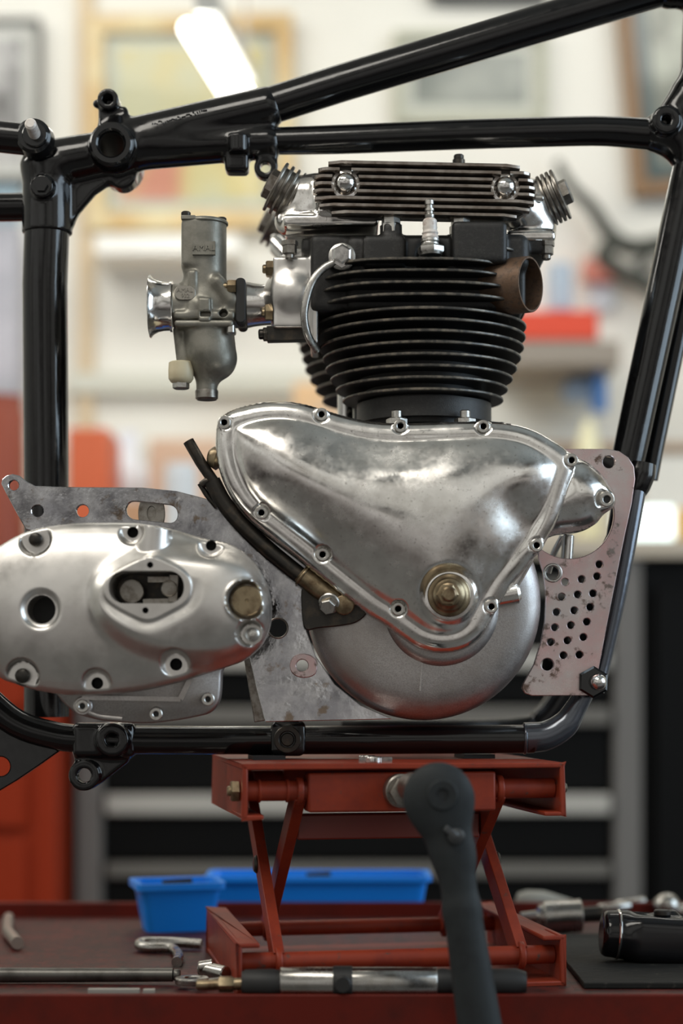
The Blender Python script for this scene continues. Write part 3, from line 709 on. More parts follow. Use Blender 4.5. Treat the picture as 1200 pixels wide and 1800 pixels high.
for x, y in ((146, 1241), (275, 1255), (366, 1229)):
    m = M(Plane(-90)); m.allen(x, y, -3, 11.5, 8, 5); part('case_screw', m, [steel, recess_shade], inner)

# ================================================================== CARBURETTOR
CP = Plane(90)
carb = thing('carburettor', 'grey cast carburettor with bell mouth, bolted to the intake left of the barrel', 'carburettor', CP(362, 700, 20))
C1 = SDF(285, 445, 380, 590, -55, 75, 2)
C1.cyl((359, 390, 15), (359, 560, 15), 38, 38, 0).cyl((303, 536, 15), (425, 534, 15), 40, 36, 14).cyl((412, 533, 15), (432, 533, 15), 40, 40, 6)
C1.box(321, 348, 388, 470, -20, 20, 5, 14).box(308, 414, 552, 566, -30, 60, 5, 8).cyl((405, 556, -22), (390, 556, 15), 14, 14, 8)
C1.box(333, 347, 480, 560, -26, 0, 4, 6).cap((385, 500, -20), (405, 530, -20), 12, 10, 12).cap((330, 560, -10), (350, 540, -22), 12, 10, 10)
C1.box(352, 372, 530, 572, -35, 0, 3, 5)
C1.cyl((394, 556, -60), (394, 556, 0), 7.5, 7.5, 0, 'sub').box(354, 372, 554, 562, -50, -20, 1, 0, 'sub')
m = M(CP); C1.mesh(m); cb = part('carburettor_body', m, carb_grey, carb, None)
m = M(CP); m.box(340, 380, 431, 454, -29, -20); m.text('AMAL', 360, 442.5, -29, 15, 2); part('name_plate', m, carb_grey, cb)
m = M(CP); m.plate(rrect(309, 346, 508, 533, 11, 6), [], -29, -18, 1); m.text('AMAL', 327, 516, -29, 11, 1.5); m.text('932', 328, 526, -29, 10, 1.5); part('oval_badge', m, mat('pale_zinc', (.36, .34, .30), .4, .8), cb)
m = M(CP); m.lathe((359, 392, 15), (0, -1, 0), [(0, 41), (4, 41), (6, 39), (8, 34), (8, 0)], 48); m.box(320, 345, 384, 391, -24, 10); top = part('top_cap', m, carb_grey, carb, bevel=1)
for x, z in ((328, -15), (388, 25)):
    m = M(CP); m.cyl((x, 386, z), (x, 376, z), 8.5); part('cap_screw', m, dark_steel, top)
m = M(CP); m.loop((300, 536, 15), (-1, 0, 0), [(0, 36), (0, 42), (4, 42), (14, 42.5), (24, 44.5), (32, 49), (37, 55), (38.5, 54), (34, 47), (25, 41), (12, 38)], 56)
m.loop((302, 536, 15), (-1, 0, 0), [(0, 36), (0, 44.5), (4, 44.5), (4, 36)], 48); part('bell_mouth', m, chrome, carb, 50)
C2 = SDF(295, 425, 560, 695, -60, 90, 2.2)
C2.box(309, 412, 568, 580, -33, 62, 5, 0).cap((366, 585, 15), (366, 618, 15), 45, 45, 5).cap((372, 618, 15), (378, 630, 15), 38, 36, 14).cyl((363, 640, 15), (362, 690, 15), 21, 18, 14)
C2.cap((312, 580, 10), (324, 640, 10), 9, 14, 8)
C2.box(290, 430, 540, 568, -80, 110, 1, 0, 'sub')
m = M(CP); C2.mesh(m); bowl = part('float_bowl', m, carb_grey, carb, None)
m = M(CP); m.lathe((362, 684, 15), (0, 1, 0), [(0, 20), (3, 20.5), (14, 20), (17, 17), (17, 0)], 32); part('drain_plug', m, dull_steel, bowl)
m = M(CP); m.lathe((407, 577, -22), (0, 1, 0), [(0, 8), (12, 8), (14, 5), (14, 0)], 16); part('bowl_screw', m, steel, bowl)
m = M(CP); m.lathe((318, 636, 0), (0, 1, 0), [(0, 18), (2, 21.5), (16, 22.5), (30, 22), (36, 18), (38, 14), (38, 0)], 36); bj = part('fuel_union', m, nylon, carb, 50, label='cream nylon fuel union')
m = M(CP); m.hexn((318, 672, 0), (0, 1, 0), 15, 12, .3); part('union_bolt', m, steel, bj)
m = M(CP); m.plate(rrect(415, 433, 494, 573, 8), [], -28, 58, 2); fl = part('mounting_flange', m, rubber, carb)
m = M(CP); m.hexn((416, 509, -24), (-1, 0, 0), 12, 15); m.cyl((402, 509, -24), (392, 509, -24), 7, 16); part('flange_nut', m, brass, fl)

# ================================================================== MOTORCYCLE FRAME
rubbed = mat('rubbed_black_paint', (.10, .11, .13), .2, .7, coat=.4, bump=(80, .2, .001))
frame = thing('motorcycle_frame', 'glossy black tubular motorcycle frame around the engine, resting on the red jack', 'motorcycle frame', Plane(100)(600, 1326, 0))
F2 = Plane(200); F1 = Plane(105)
m = M(F2); m.tube([(440, 197, 0), (600, 146, 0), (950, 41, 0), (1150, -18, 0), (1260, -52, 0)], 32, 40); part('top_tube', m, frame_black, frame, 50)
m = M(F2); m.tube([(440, 249, 0), (600, 245, 0), (800, 237, 0), (1000, 231, 0), (1070, 231, 0), (1140, 236, 0)], [23, 25, 25.5, 25.5, 25.5, 27], 36, 4); part('tank_rail', m, frame_black, frame, 50)
m = M(F2); m.tube([(83, 380, 0), (79, 500, 0), (77, 880, 30), (75, 1260, 40)], 39.5, 40); part('seat_tube', m, frame_black, frame, 50)
L = SDF(20, 505, 150, 425, -75, 135, 2.7)
L.cap((215, 250, 0), (468, 190, 0), 38, 36, 0).cap((215, 262, 0), (470, 250, 0), 39, 29, 14).cap((80, 290, 0), (220, 262, 0), 42, 36, 20).cyl((83, 290, 0), (83, 412, 0), 43, 44, 14)
L.poly([(110, 300), (235, 280), (200, 320), (168, 342), (140, 375), (128, 395), (112, 380)], -10, 10, 5, 12)
L.cyl((202, 268, -52), (202, 268, 120), 39, 39, 7).cyl((215, 308, -10), (215, 308, 30), 25, 25, 12)
L.box(174, 226, 190, 232, -16, 16, 8, 14).cyl((193, 183, -30), (193, 183, 26), 18.5, 18.5, 5).cap((172, 186, -10), (178, 186, -10), 7.5, 8, 3)
L.cyl((82, 342, -58), (82, 342, 20), 20, 19, 5)
L.box(396, 438, 272, 308, -26, 15, 9, 8).cyl((421, 248, -34), (421, 278, -34), 17, 17, 4)
L.box(452, 488, 262, 300, -14, 6, 6, 8).cyl((467, 298, -16), (467, 298, 8), 20, 20, 6)
L.cap((478, 155, 0), (486, 290, 0), 1, 1, 0) if False else None
L.cyl((202, 268, -90), (202, 268, 190), 22.5, 22.5, 0, 'sub').cyl((193, 183, -60), (193, 183, 4), 9, 9, 0, 'sub').cyl((467, 298, -60), (467, 298, 60), 9.5, 9.5, 0, 'sub')
L.cyl((204, 278, -62), (202, 268, -46), 31, 31, 0, 'sub') if False else None
L.cyl((483, 170, 0), (530, 157, 0), 80, 80, 0, 'sub', 0)
L.cyl((83, 411, 0), (83, 440, 0), 60, 60, 0, 'sub', 0)
m = M(F2); L.mesh(m); lug = part('seat_lug', m, frame_black, frame, None)
m = M(F2)
rm = random.Random(3)
for i in range(26):
    x, y = 272+i*3.7, 230.5-i*1.05+rm.uniform(-3, 3); a = rm.uniform(0, 3.1)
    m.bar((x-2*math.cos(a), y-2*math.sin(a), -37), (x+2*math.cos(a), y+2*math.sin(a), -37), 2.2, 2.2)
part('casting_marks', m, frame_black, lug, 30, .8, kind='stuff')
m = M(F2); m.ring((202, 268, -44), (0, 0, 1), 23.5, 21.5, 150, 40, .4); part('bore_shade_sleeve', m, recess_shade, lug)  # added sleeve whose black colour stands for the shade in the bore
m = M(F2); m.ring((202, 268, -50), (0, 0, -1), 37, 23, 7, 40, 3); part('pivot_ring', m, frame_black, lug)
m = M(F2); m.tube([(-60, 247, -60), (0, 257, -60), (72, 264, -58)], 27, 32); m.cyl((72, 263, -50), (72, 263, -86), 33, 36, 30, 5); m.cyl((76, 263, -84), (76, 263, -92), 22, 30); stay = part('rear_stay', m, frame_black, frame)
m = M(F2); m.cyl((76, 263, -85), (75, 256, -130), 10.5, 20, 10, 3); part('stay_stud', m, ceramic, stay, label='bare steel stud')
m = M(F2); m.tube([(-60, 350, 60), (60, 348, 60)], 25, 32); part('seat_stay', m, frame_black, frame)
m = M(F2); m.lathe((82, 342, -56), (0, 0, -1), [(0, 18), (3, 18), (3, 12), (10, 12), (10, 0)], 6); part('seat_bolt', m, frame_black, lug)
# down tube side
m = M(F2); m.tube([(1228, 235, 0), (1214, 290, 0), (1165, 520, 0), (1107, 790, 0), (1098, 835, 0)], [31, 31, 31, 30, 28], 40, 3); part('down_tube', m, frame_black, frame, 50)
m = M(Plane(260)); m.tube([(1255, 290, 0), (1208, 510, 0), (1150, 790, 0), (1140, 842, 0)], 16, 28); part('stand_tube', m, frame_black, frame, 50)
m = M(F1); m.tube([(1126, 835, 20), (1112, 905, 10), (1085, 1050, 6), (1060, 1165, 4), (1046, 1215, 0)], [17, 17, 16, 14, 16], 28, 3); part('cradle_tube', m, rubbed, frame, 50)
m = M(F1); m.tube([(1134, 812, 20), (1130, 830, 20), (1122, 852, 20), (1114, 872, 20)], [22, 25, 24, 19], 32, 3); part('tube_clamp', m, frame_black, frame, 50)
HL = SDF(1090, 1240, -10, 310, -60, 60, 3)
HL.cap((1150, 236, 0), (1180, 238, 0), 28, 34, 0).cap((1240, 20, 0), (1235, 235, 0), 40, 45, 10).cap((1160, 232, 0), (1210, 180, 0), 24, 40, 26).cap((1180, 240, 0), (1216, 290, 0), 26, 31, 20).cap((1180, -30, 0), (1250, -40, 0), 44, 60, 10).cyl((1163, 224, -48), (1163, 224, 30), 25, 25, 6)
HL.cyl((1163, 224, -80), (1163, 224, -20), 8, 8, 0, 'sub')
m = M(F2); HL.mesh(m); part('head_lug', m, frame_black, frame, None)
# lower rails
m = M(F1); m.tube([(-70, 1180, 0), (-20, 1232, 0), (30, 1272, 0), (90, 1292, 0), (150, 1299, 0), (300, 1301, 0), (600, 1301, 0), (938, 1299, 0)], 25, 36, 4); part('bottom_rail', m, frame_black, frame, 50)
m = M(F1); m.tube([(925, 1297, 0), (960, 1293, 0), (992, 1274, 0), (1012, 1244, 0), (1034, 1206, 0)], [27, 26, 24, 19, 16], 32, 5); m.ring((925, 1298, 0), (-1, 0, 0), 28, 20, 6); part('rail_bend', m, rubbed, frame, 50)
m = M(Plane(520)); m.tube([(600, 1286, 0), (900, 1283, 0), (955, 1262, 0), (990, 1215, 0)], 22, 28, 5); part('far_bottom_rail', m, frame_black, frame, 50)
BL = SDF(90, 260, 1250, 1400, -60, 50, 3)
BL.cyl((202, 1299, -42), (202, 1299, 30), 29, 29, 0).box(130, 240, 1270, 1330, -26, 26, 10, 8).cyl((150, 1362, -20), (150, 1362, 12), 27, 27, 8).poly([(130, 1310), (235, 1310), (225, 1340), (180, 1375), (140, 1385)], -12, 10, 4, 10)
BL.cyl((202, 1299, -80), (202, 1299, -20), 11, 11, 0, 'sub').cyl((150, 1362, -80), (150, 1362, 60), 12.5, 12.5, 0, 'sub')
m = M(F1); BL.mesh(m); part('stand_lug', m, frame_black, frame, None)
m = M(F1); m.plate([(-60, 1240), (0, 1262), (60, 1290), (105, 1320), (70, 1345), (30, 1372), (0, 1390), (-60, 1400)], [circ(2, 1347, 17, 20)], -8, 8, 2); part('gusset_plate', m, frame_black, frame)
m = M(F1); m.plate(rrect(477, 537, 1266, 1328, 12, 5), [], -30, 24, 4); cl = part('rail_clip', m, frame_black, frame, 50)
m = M(F1); m.ring((506, 1299, -28), (0, 0, -1), 24, 14, 7); m.cyl((506, 1299, -26), (506, 1299, -32), 12); part('clip_bolt', m, dark_steel, cl)
m = M(Plane(150)); m.plate([(1045, 800), (1100, 808), (1108, 850), (1085, 960), (1062, 1100), (1042, 1210), (950, 1210), (955, 1150), (990, 1085), (1003, 1050), (1008, 1000), (1045, 985), (1066, 940), (1076, 880), (1060, 830)], [], 0, 10, 2); part('hole_darkening_plate', m, frame_black, frame)  # black plate added to darken the view through the drilled holes
m = M(F1); m.cyl((1030, 1198, 0), (1030, 1198, -40), 30, 32, 27, 5); m.lathe((1036, 1199, -36), (0, 0, -1), [(0, 28), (12, 28), (15, 24), (15, 0)], 6, .5); nutp = part('axle_nut', m, frame_black, frame)
m = M(F1); m.lathe((1043, 1199, -50), (0, 0, -1), [(0, 14), (12, 14), (18, 11), (22, 5), (23, 0)], 32); part('bolt_end', m, chrome, nutp, 60)
# ================================================================== JACK
JP = Plane(-120, 10, 715)
jack = thing('scissor_jack', 'worn red steel scissor lift jack under the frame rail, standing on the red bench', 'jack', JP(715, 1740, 240))
JD = 500
m = M(JP); m.box(425, 1003, 1343, 1352, 0, JD)
for x in (425, 994): m.box(x, x+9, 1343, 1438, 0, JD)
m.box(425, 462, 1430, 1438, 0, JD); m.box(965, 1003, 1430, 1438, 0, JD)
top = part('top_channel', m, jack_red, jack, bevel=2.5)
m = M(JP)
for x in (415, 994): m.box(x, x+9, 1652, 1740, 0, JD+20)
m.box(415, 1003, 1732, 1740, 0, JD+20); m.box(415, 455, 1652, 1660, 0, JD+20); m.box(963, 1003, 1652, 1660, 0, JD+20)
part('base_channel', m, jack_red, jack, bevel=2.5)
for nm, x, a, b in (('lift_arm', 530, (1390, 40), (1690, 470)), ('lift_arm', 892, (1390, 40), (1690, 470)), ('lift_arm', 492, (1690, 40), (1390, 470)), ('lift_arm', 932, (1690, 40), (1390, 470))):
    m = M(JP); m.bar((x, a[0], a[1]), (x, b[0], b[1]), 20, 42, (0, -1, 0)); 
    for q in (a, b): m.cyl((x-6, q[0], q[1]), (x+6, q[0], q[1]), 25, 28)
    arm = part(nm, m, jack_red, jack, bevel=1.5)
for x in (484, 940):
    m = M(JP); m.cyl((x-8, 1540, 255), (x+10, 1540, 255), 17, 24, bv=4); part('centre_pivot', m, dark_steel, jack)
for (y, d, x0_, x1_, r) in ((1390, 40, 434, 994, 18), (1390, 470, 434, 994, 17), (1690, 40, 424, 994, 17), (1690, 470, 424, 994, 15)):
    m = M(JP); m.cyl((x0_, y, d), (x1_, y, d), r); 
    if d == 40 and y == 1390:
        for xx in (455, 505): m.cyl((xx, y, d), (xx+6, y, d), r+3)
    part('cross_rod', m, jack_red, jack)
m = M(JP); m.box(542, 880, 1358, 1428, 14, 70); part('front_block', m, jack_red, jack, bevel=4)
m = M(JP); m.bar((710, 1462, 130), (710, 1462, 160), 340, 46, (0, -1, 0)); part('cross_plate', m, mat('shaded_oily_red_paint', (.16, .022, .014), .4), jack, bevel=3)  # darker copy of the jack red, shade put into the colour
m = M(JP); m.box(560, 860, 1370, 1420, 440, 500); part('rear_block', m, jack_red, jack, bevel=4)
m = M(JP); m.cyl((715, 1390, -70), (715, 1390, 520), 13, 24); part('lead_screw', m, dull_steel, jack)
m = M(JP); m.cyl((704, 1390, 14), (704, 1390, -16), 30, 28); m.lathe((704, 1390, -14), (0, 0, -1), [(0, 26), (20, 26), (22, 22), (22, 0)], 6); part('screw_nut', m, dull_steel, jack)
for x, dx, mt in ((424, -1, brass), (1004, 1, dull_steel)):
    m = M(JP); m.hexn((x, 1391, 60), (dx, 0, 0), 20, 14); m.cyl((x+dx*12, 1391, 60), (x+dx*20, 1391, 60), 9); part('rod_nut', m, mt, jack)
m = M(JP)
for dd in (60, 120): m.cyl((666, 1344, dd), (666, 1332, dd), 16, 20)
m.bar((640, 1339, 60), (700, 1339, 60), 12, 8); part('pad_bolt', m, chrome, jack)
for x in (500, 900):
    m = M(JP); m.box(x-30, x+30, 1335.5, 1343, 210, 290); part('rubber_pad', m, rubber, jack)

# ================================================================== RATCHET
RP = Plane(-330)
rat = thing('ratchet_wrench', 'dark grey ratchet wrench hanging down from the jack screw, blurred in the foreground', 'wrench', RP(770, 1400, 0))
R1 = SDF(690, 900, 1325, 1860, -45, 60, 4)
R1.cap((770, 1400, 0), (772, 1405, 0), 60, 60, 0, flat=2.6).cap((772, 1410, 0), (797, 1505, 0), 56, 36, 20, flat=2.2).cap((797, 1500, 0), (812, 1600, 0), 35, 31, 20, flat=1.6).cap((812, 1600, 0), (850, 1850, 0), 33, 41, 16, flat=1.3)
m = M(RP); R1.mesh(m); part('handle', m, wrench_grey, rat, None)
m = M(RP); m.lathe((776, 1396, -22), (0, 0, -1), [(0, 27), (5, 27), (7, 25), (7, 12), (4, 11), (4, 0)], 32); part('release_button', m, wrench_grey, rat)
m = M(RP); m.lathe((800, 1468, -22), (0, 0, -1), [(0, 15), (8, 15), (10, 12), (10, 0)], 24); m.bar((780, 1452, -28), (802, 1470, -28), 12, 14); part('reversing_lever', m, mat('worn_lever_steel', (.09, .095, .10), .35, .8), rat, bevel=2)
m = M(RP); m.cyl((752, 1396, 20), (738, 1392, 110), 17, 24); m.cyl((742, 1394, 60), (728, 1391, 135), 27, 28); part('drive_socket', m, dull_steel, rat)

# ================================================================== BENCH
BZ = CZ-541*Plane(-120).k*S     # tray surface height
def wy(py, z): return 0
m = M(); 
def wbox(m, x0, x1, y0, y1, z0, z1):
    b = len(m.v)
    m.v += [(x, y, z) for z in (z0, z1) for y in (y0, y1) for x in (x0, x1)]
    for f in ((0, 1, 3, 2), (4, 6, 7, 5), (0, 4, 5, 1), (2, 3, 7, 6), (0, 2, 6, 4), (1, 5, 7, 3)): m.f.append([b+i for i in f]); m.mi.append(m.cm)
    return m
y_f = -205*S; y_b = 850*S
tray_red = mat('dusty_red_tray_paint', (.095, .018, .014), .5, spec=.3, noise=[(45, (.045, .013, .011), .42, .6), (160, (.022, .014, .012), .52, .6)])
N_ = tray_red.node_tree.nodes; L_ = tray_red.node_tree.links
tcx = N_.new('ShaderNodeTexCoord'); mp_ = N_.new('ShaderNodeMapping'); mp_.inputs['Scale'].default_value = (55, 90, 1); mp_.inputs['Rotation'].default_value = (0, 0, 0)
bk = N_.new('ShaderNodeTexVoronoi'); bk.inputs['Scale'].default_value = 1.0; bk.inputs['Randomness'].default_value = 0.0; bk.distance = 'CHEBYCHEV'
L_.new(tcx.outputs['Object'], mp_.inputs['Vector']); L_.new(mp_.outputs[0], bk.inputs['Vector'])
rr_ = N_.new('ShaderNodeMapRange'); rr_.inputs[1].default_value = .12; rr_.inputs[2].default_value = .2; rr_.inputs[3].default_value = 1; rr_.inputs[4].default_value = 0
L_.new(bk.outputs['Distance'], rr_.inputs[0]); bb_ = N_.new('ShaderNodeBump'); bb_.inputs['Strength'].default_value = .6; bb_.inputs['Distance'].default_value = .003
L_.new(rr_.outputs[0], bb_.inputs['Height']); L_.new(bb_.outputs[0], N_['Principled BSDF'].inputs['Normal'])
lip_red = mat('red_bench_lip_paint', (.11, .009, .004), .5, spec=.2, noise=(20, (.055, .008, .005), .45, .75))
bench = thing('lift_bench', 'red steel lift table with patterned tray top under the jack and tools', 'workbench', (0, .15, 0))
m = M(); wbox(m, -.62, .62, y_f, y_b, BZ-.02, BZ); part('tray_top', m, tray_red, bench)
m = M(); wbox(m, -.62, .62, y_f-.006, y_f, BZ-.020, BZ+.0045); part('front_lip', m, lip_red, bench, bevel=3)
m = M(); wbox(m, -.62, .62, y_b, y_b+.008, BZ-.03, BZ+.0145); part('back_lip', m, lip_red, bench, bevel=3)
for sx in (-.56, .52):
    for yy in (-.04, .32):
        m = M(); wbox(m, sx, sx+.04, yy, yy+.04, 0, BZ-.02); part('leg', m, lip_red, bench)
def tray_d(py):   # depth at which the tray surface is seen at row py
    kk = 540*Plane(-120).k/(py-HY); return (kk-1)*DC/S
# blue bins
def bin_(name, x0, x1, yt, yb, L, label, yaw):
    d = tray_d(yb); pl = Plane(d, yaw, (x0+x1)/2); k = 1; t = thing(name, label, 'storage bin', pl((x0+x1)/2, yb, L/2), 'blue storage bins on the bench')
    m = M(pl); h = yb-yt; ins = h*.16
    def ringp(f, y, off=0):
        a, b = x0+ins*f+off, x1-ins*f-off; c, e = 0+ins*f+off, L-ins*f-off; R = min(14, (b-a)*.2); out = []
        for cx, cy, a0 in ((b-R, c+R, -90), (b-R, e-R, 0), (a+R, e-R, 90), (a+R, c+R, 180)):
            for i in range(5): q = math.radians(a0+90*i/4); out.append((cx+R*math.cos(q), y, cy+R*math.sin(q)))
        return out
    rings = [ringp(1, yb), ringp(.08, yt+h*.13), ringp(0, yt+h*.13, -7), ringp(0, yt, -7), ringp(0, yt, 3), ringp(1, yb-4, 3)]
    V = [p for r in rings for p in r]; n = 20
    F = [(a*n+i, a*n+(i+1) % n, (a+1)*n+(i+1) % n, (a+1)*n+i) for a in range(5) for i in range(n)]+[list(range(n)), list(range(5*n, 6*n))]
    m.add(V, F); part('bin_body', m, blue_plastic, t, 40)
    m = M(pl); m.bar(((x0+x1)/2-h*.3, yt+6, L*.45), ((x0+x1)/2+h*.3, yt+4, L*.5), 14, 10); m.bar((x0+30, yt+16, L*.3), (x1-30, yt+14, L*.4), 18, 10); part('divider', m, rubber, t)
    return t
bin_('parts_bin', 247, 392, 1553, 1640, 110, 'small blue plastic bin on the bench, left of the jack', 14)
bin_('parts_bin', 366, 752, 1541, 1611, 120, 'long low blue plastic bin behind the jack', 0)

def on_tray(py): return Plane(tray_d(py))
st = mat('tool_chrome', (.42, .41, .39), .22, 1, noise=(90, (.34, .32, .29), .45, .7), rvar=(60, .18, .34))
def flat_tool(name, label, cat, py, build, mt, group=None, parts=()):
    pl = on_tray(py); m = M(pl); build(m); o = single(name, m, mt, label, cat, group, 50)
    return o
flat_tool('bent_rod', 'bent grey steel rod lying left of the jack, in front of the small blue bin', 'rod', 1674, lambda m: m.tube([(352, 1664, 30), (300, 1662, 40), (250, 1661, 35), (243, 1663, 12), (262, 1665, -5), (298, 1665, -8), (310, 1667, -30), (322, 1667, -90), (325, 1667, -160)], 9, 16, 5), st)
flat_tool('pry_bar', 'long dark grey bar lying along the front left of the bench', 'bar', 1728, lambda m: (m.tube([(-80, 1714, 0), (100, 1714, 0), (305, 1712, -10)], [14, 13, 12], 20), m.cyl((305, 1712, -10), (318, 1712, -10), 10)), mat('grey_bar_steel', (.13, .125, .115), .4, .8, noise=(60, (.07, .065, .06), .45, .7)))
t = thing('spanner', 'bright combination spanner lying beside the front left corner of the jack', 'spanner', on_tray(1735)(350, 1733, 0), None)
m = M(on_tray(1735)); m.ring((338, 1728, -10), (0, -1, 0), 30, 14, 12); m.bar((360, 1724, -10), (410, 1722, 10), 14, 9, (0, -1, 0)); part('ring_end', m, st, t, bevel=1)
m = M(on_tray(1735)); m.cyl((396, 1715, 20), (350, 1712, 60), 14, 18); m.cyl((345, 1708, 50), (372, 1704, 50), 11); part('socket_end', m, st, t)
flat_tool('small_rod', 'pale steel rod with a dark tip at the left edge of the bench', 'rod', 1668, lambda m: (m.tube([(-45, 1656, 330), (-10, 1655, 130), (34, 1655, -20)], 11, 16)), mat('pale_rod_steel', (.5, .46, .42), .35, .9))
# pneumatic tool
t = thing('air_ratchet', 'silver and black air ratchet lying in front of the jack', 'air tool', on_tray(1752)(640, 1752, 0))
AP = Plane(tray_d(1753)); y0 = 1726
m = M(AP); m.cyl((492, y0, 0), (768, y0, 0), 26, 36); b_ = part('barrel', m, st, t, 50)
m = M(AP); m.ring((585, y0, 0), (1, 0, 0), 28, 20, 34); m.cyl((602, y0, -22), (602, y0, -32), 15); part('throttle_ring', m, rubber, b_)
m = M(AP); m.lathe((425, y0+2, 0), (1, 0, 0), [(0, 0), (0, 20), (6, 24), (50, 25), (68, 23), (68, 0)], 28); part('rear_grip', m, rubber, t)
m = M(AP); m.cyl((345, y0+6, 0), (392, y0+4, 0), 9); m.hexn((385, y0+4, 0), (1, 0, 0), 15, 26); m.cyl((410, y0+4, 0), (428, y0+3, 0), 11); part('air_fitting', m, brass, t)
m = M(AP); m.lathe((766, y0, 0), (1, 0, 0), [(0, 0), (0, 22), (10, 24), (40, 20), (70, 23), (140, 24), (158, 18), (160, 0)], 32); part('front_head', m, rubber, t)
# right hand tools
t = thing('impact_socket', 'shiny short cylindrical socket lying right of the jack on the bench', 'socket', on_tray(1642)(990, 1640, 0))
SP = on_tray(1640); m = M(SP); m.cyl((955, 1612, 0), (1022, 1609, 0), 29, 32); m.lathe((950, 1612, 0), (-1, 0, 0), [(-6, 0), (-6, 23), (4, 22), (8, 12), (36, 8), (38, 0)], 24); part('socket_body', m, st, t)
m = M(SP); m.cyl((1020, 1608, 0), (1060, 1606, 0), 14); part('drive_end', m, dark_steel, t)
flat_tool('mallet_head', 'pale grey rounded tool head behind the socket at the back of the bench', 'mallet', 1602, lambda m: m.lathe((905, 1583, 0), (1, .08, 0), [(0, 0), (4, 14), (20, 20), (50, 21), (85, 13), (115, 6), (118, 0)], 28), mat('pale_wood_grey', (.30, .29, .25), .55))
flat_tool('hex_key', 'bright short hex bar leaning at the back of the bench beside the black tool', 'tool', 1612, lambda m: (m.cyl((1050, 1598, 0), (1110, 1593, 10), 8), m.cyl((1085, 1596, 30), (1140, 1588, 30), 9)), st)
flat_tool('ball_joint', 'chrome ball-ended tool at the far right back of the bench', 'tool', 1612, lambda m: (m.lathe((1150, 1592, 0), (1, 0, 0), [(-4, 0), (0, 12), (12, 21), (22, 23), (34, 20), (42, 12), (44, 0)], 28), m.cyl((1180, 1600, 0), (1240, 1606, 0), 13)), st)
t = thing('impact_gun', 'glossy black tool with rounded nose lying at the right edge of the bench', 'power tool', on_tray(1698)(1150, 1698, 0))
G = SDF(1040, 1290, 1585, 1715, -60, 70, 4); GP = on_tray(1698)
G.cyl((1056, 1640, 0), (1110, 1644, 0), 40, 44, 0, 'add', 10).box(1100, 1280, 1610, 1694, -45, 50, 22, 14, rot=.06).cap((1150, 1616, 0), (1180, 1612, 0), 12, 14, 8)
m = M(GP); G.mesh(m); gb = part('tool_body', m, mat('glossy_black_plastic', (.006, .006, .007), .16), t, None)
m = M(GP); m.ring((1082, 1642, 0), (1, .07, 0), 45, 30, 5); part('nose_ring', m, chrome, t)
m = M(GP); m.cyl((1162, 1608, -10), (1162, 1598, -10), 15); part('button', m, dark_steel, t)
m = M(on_tray(1700)); m.prism([(x, 0) for x in ()] or [(0, 0)]*0, 0, 0) if False else None
mt_ = M(); 
y1_, y2_ = tray_d(1740)*S, tray_d(1645)*S
V = []
for i in range(28):
    u = i/27; V.append((.186+.50*u, y1_+.004*math.sin(u*9), BZ+.0005)); 
wbox(mt_, .185, .60, tray_d(1738)*S, tray_d(1650)*S, BZ+.0003, BZ+.005)
single('tool_mat', mt_, mat('grimy_black_mat', (.012, .012, .011), .7, spec=.2, bump=(90, .5, .002), noise=(120, (.06, .055, .045), .6, .75)), 'grimy black mat under the black tool at the right end of the bench', 'mat', bevel=2)
flat_tool('feeler_strip', 'pale flat metal strip lying just inside the front left lip of the bench', 'strip', 1752, lambda m: (m.box(155, 245, 1738, 1746, -6, 8), m.box(252, 272, 1739, 1746, -6, 8)), mat('pale_strip', (.40, .39, .36), .45, .4))
# ================================================================== ROOM
def W(x, y, Y):      # world point seen at photo pixel (x, y) from distance Y behind the engine plane
    k = (DC+Y)/DC; return Vector(((x-600)*S*k, Y, CZ+(HY-y)*S*k))
WY = 2.4; CY = 1.75
wall_m = mat('cream_painted_wall', (.80, .79, .735), .7, noise=(1.5, (.76, .75, .69), .4, .7))
def wq(m, x0, x1, y0, y1, Y, th): # box from pixels at depth Y, thickness towards camera
    a = W(x0, y1, Y-th); b = W(x1, y0, Y-th); return wbox(m, a.x, b.x, Y-th, Y, a.z, b.z)
def structure(name, m, mt):
    o = part(name, m, mt, None); o['kind'] = 'structure'; return o
structure('wall_back', wbox(M(), -2.6, 2.6, WY, WY+.1, 0, 3.0), wall_m)
structure('wall_left', wbox(M(), -2.7, -2.6, -.6, WY+.1, 0, 3.0), wall_m)
structure('wall_right', wbox(M(), 2.6, 2.7, .6, WY+.1, 0, 3.0), wall_m)
structure('floor', wbox(M(), -2.7, 2.7, -2.6, WY+.1, -.1, 0), mat('concrete_floor', (.16, .155, .15), .5, noise=(4, (.11, .105, .1), .4, .7)))
structure('ceiling', wbox(M(), -2.7, 2.7, -2.0, WY+.1, 3.0, 3.1), mat('white_ceiling', (.5, .5, .47), .8))
structure('trim_1', wq(M(), 137, 164, -60, 860, WY, .02), mat('tan_wood_trim', (.62, .50, .34), .6))
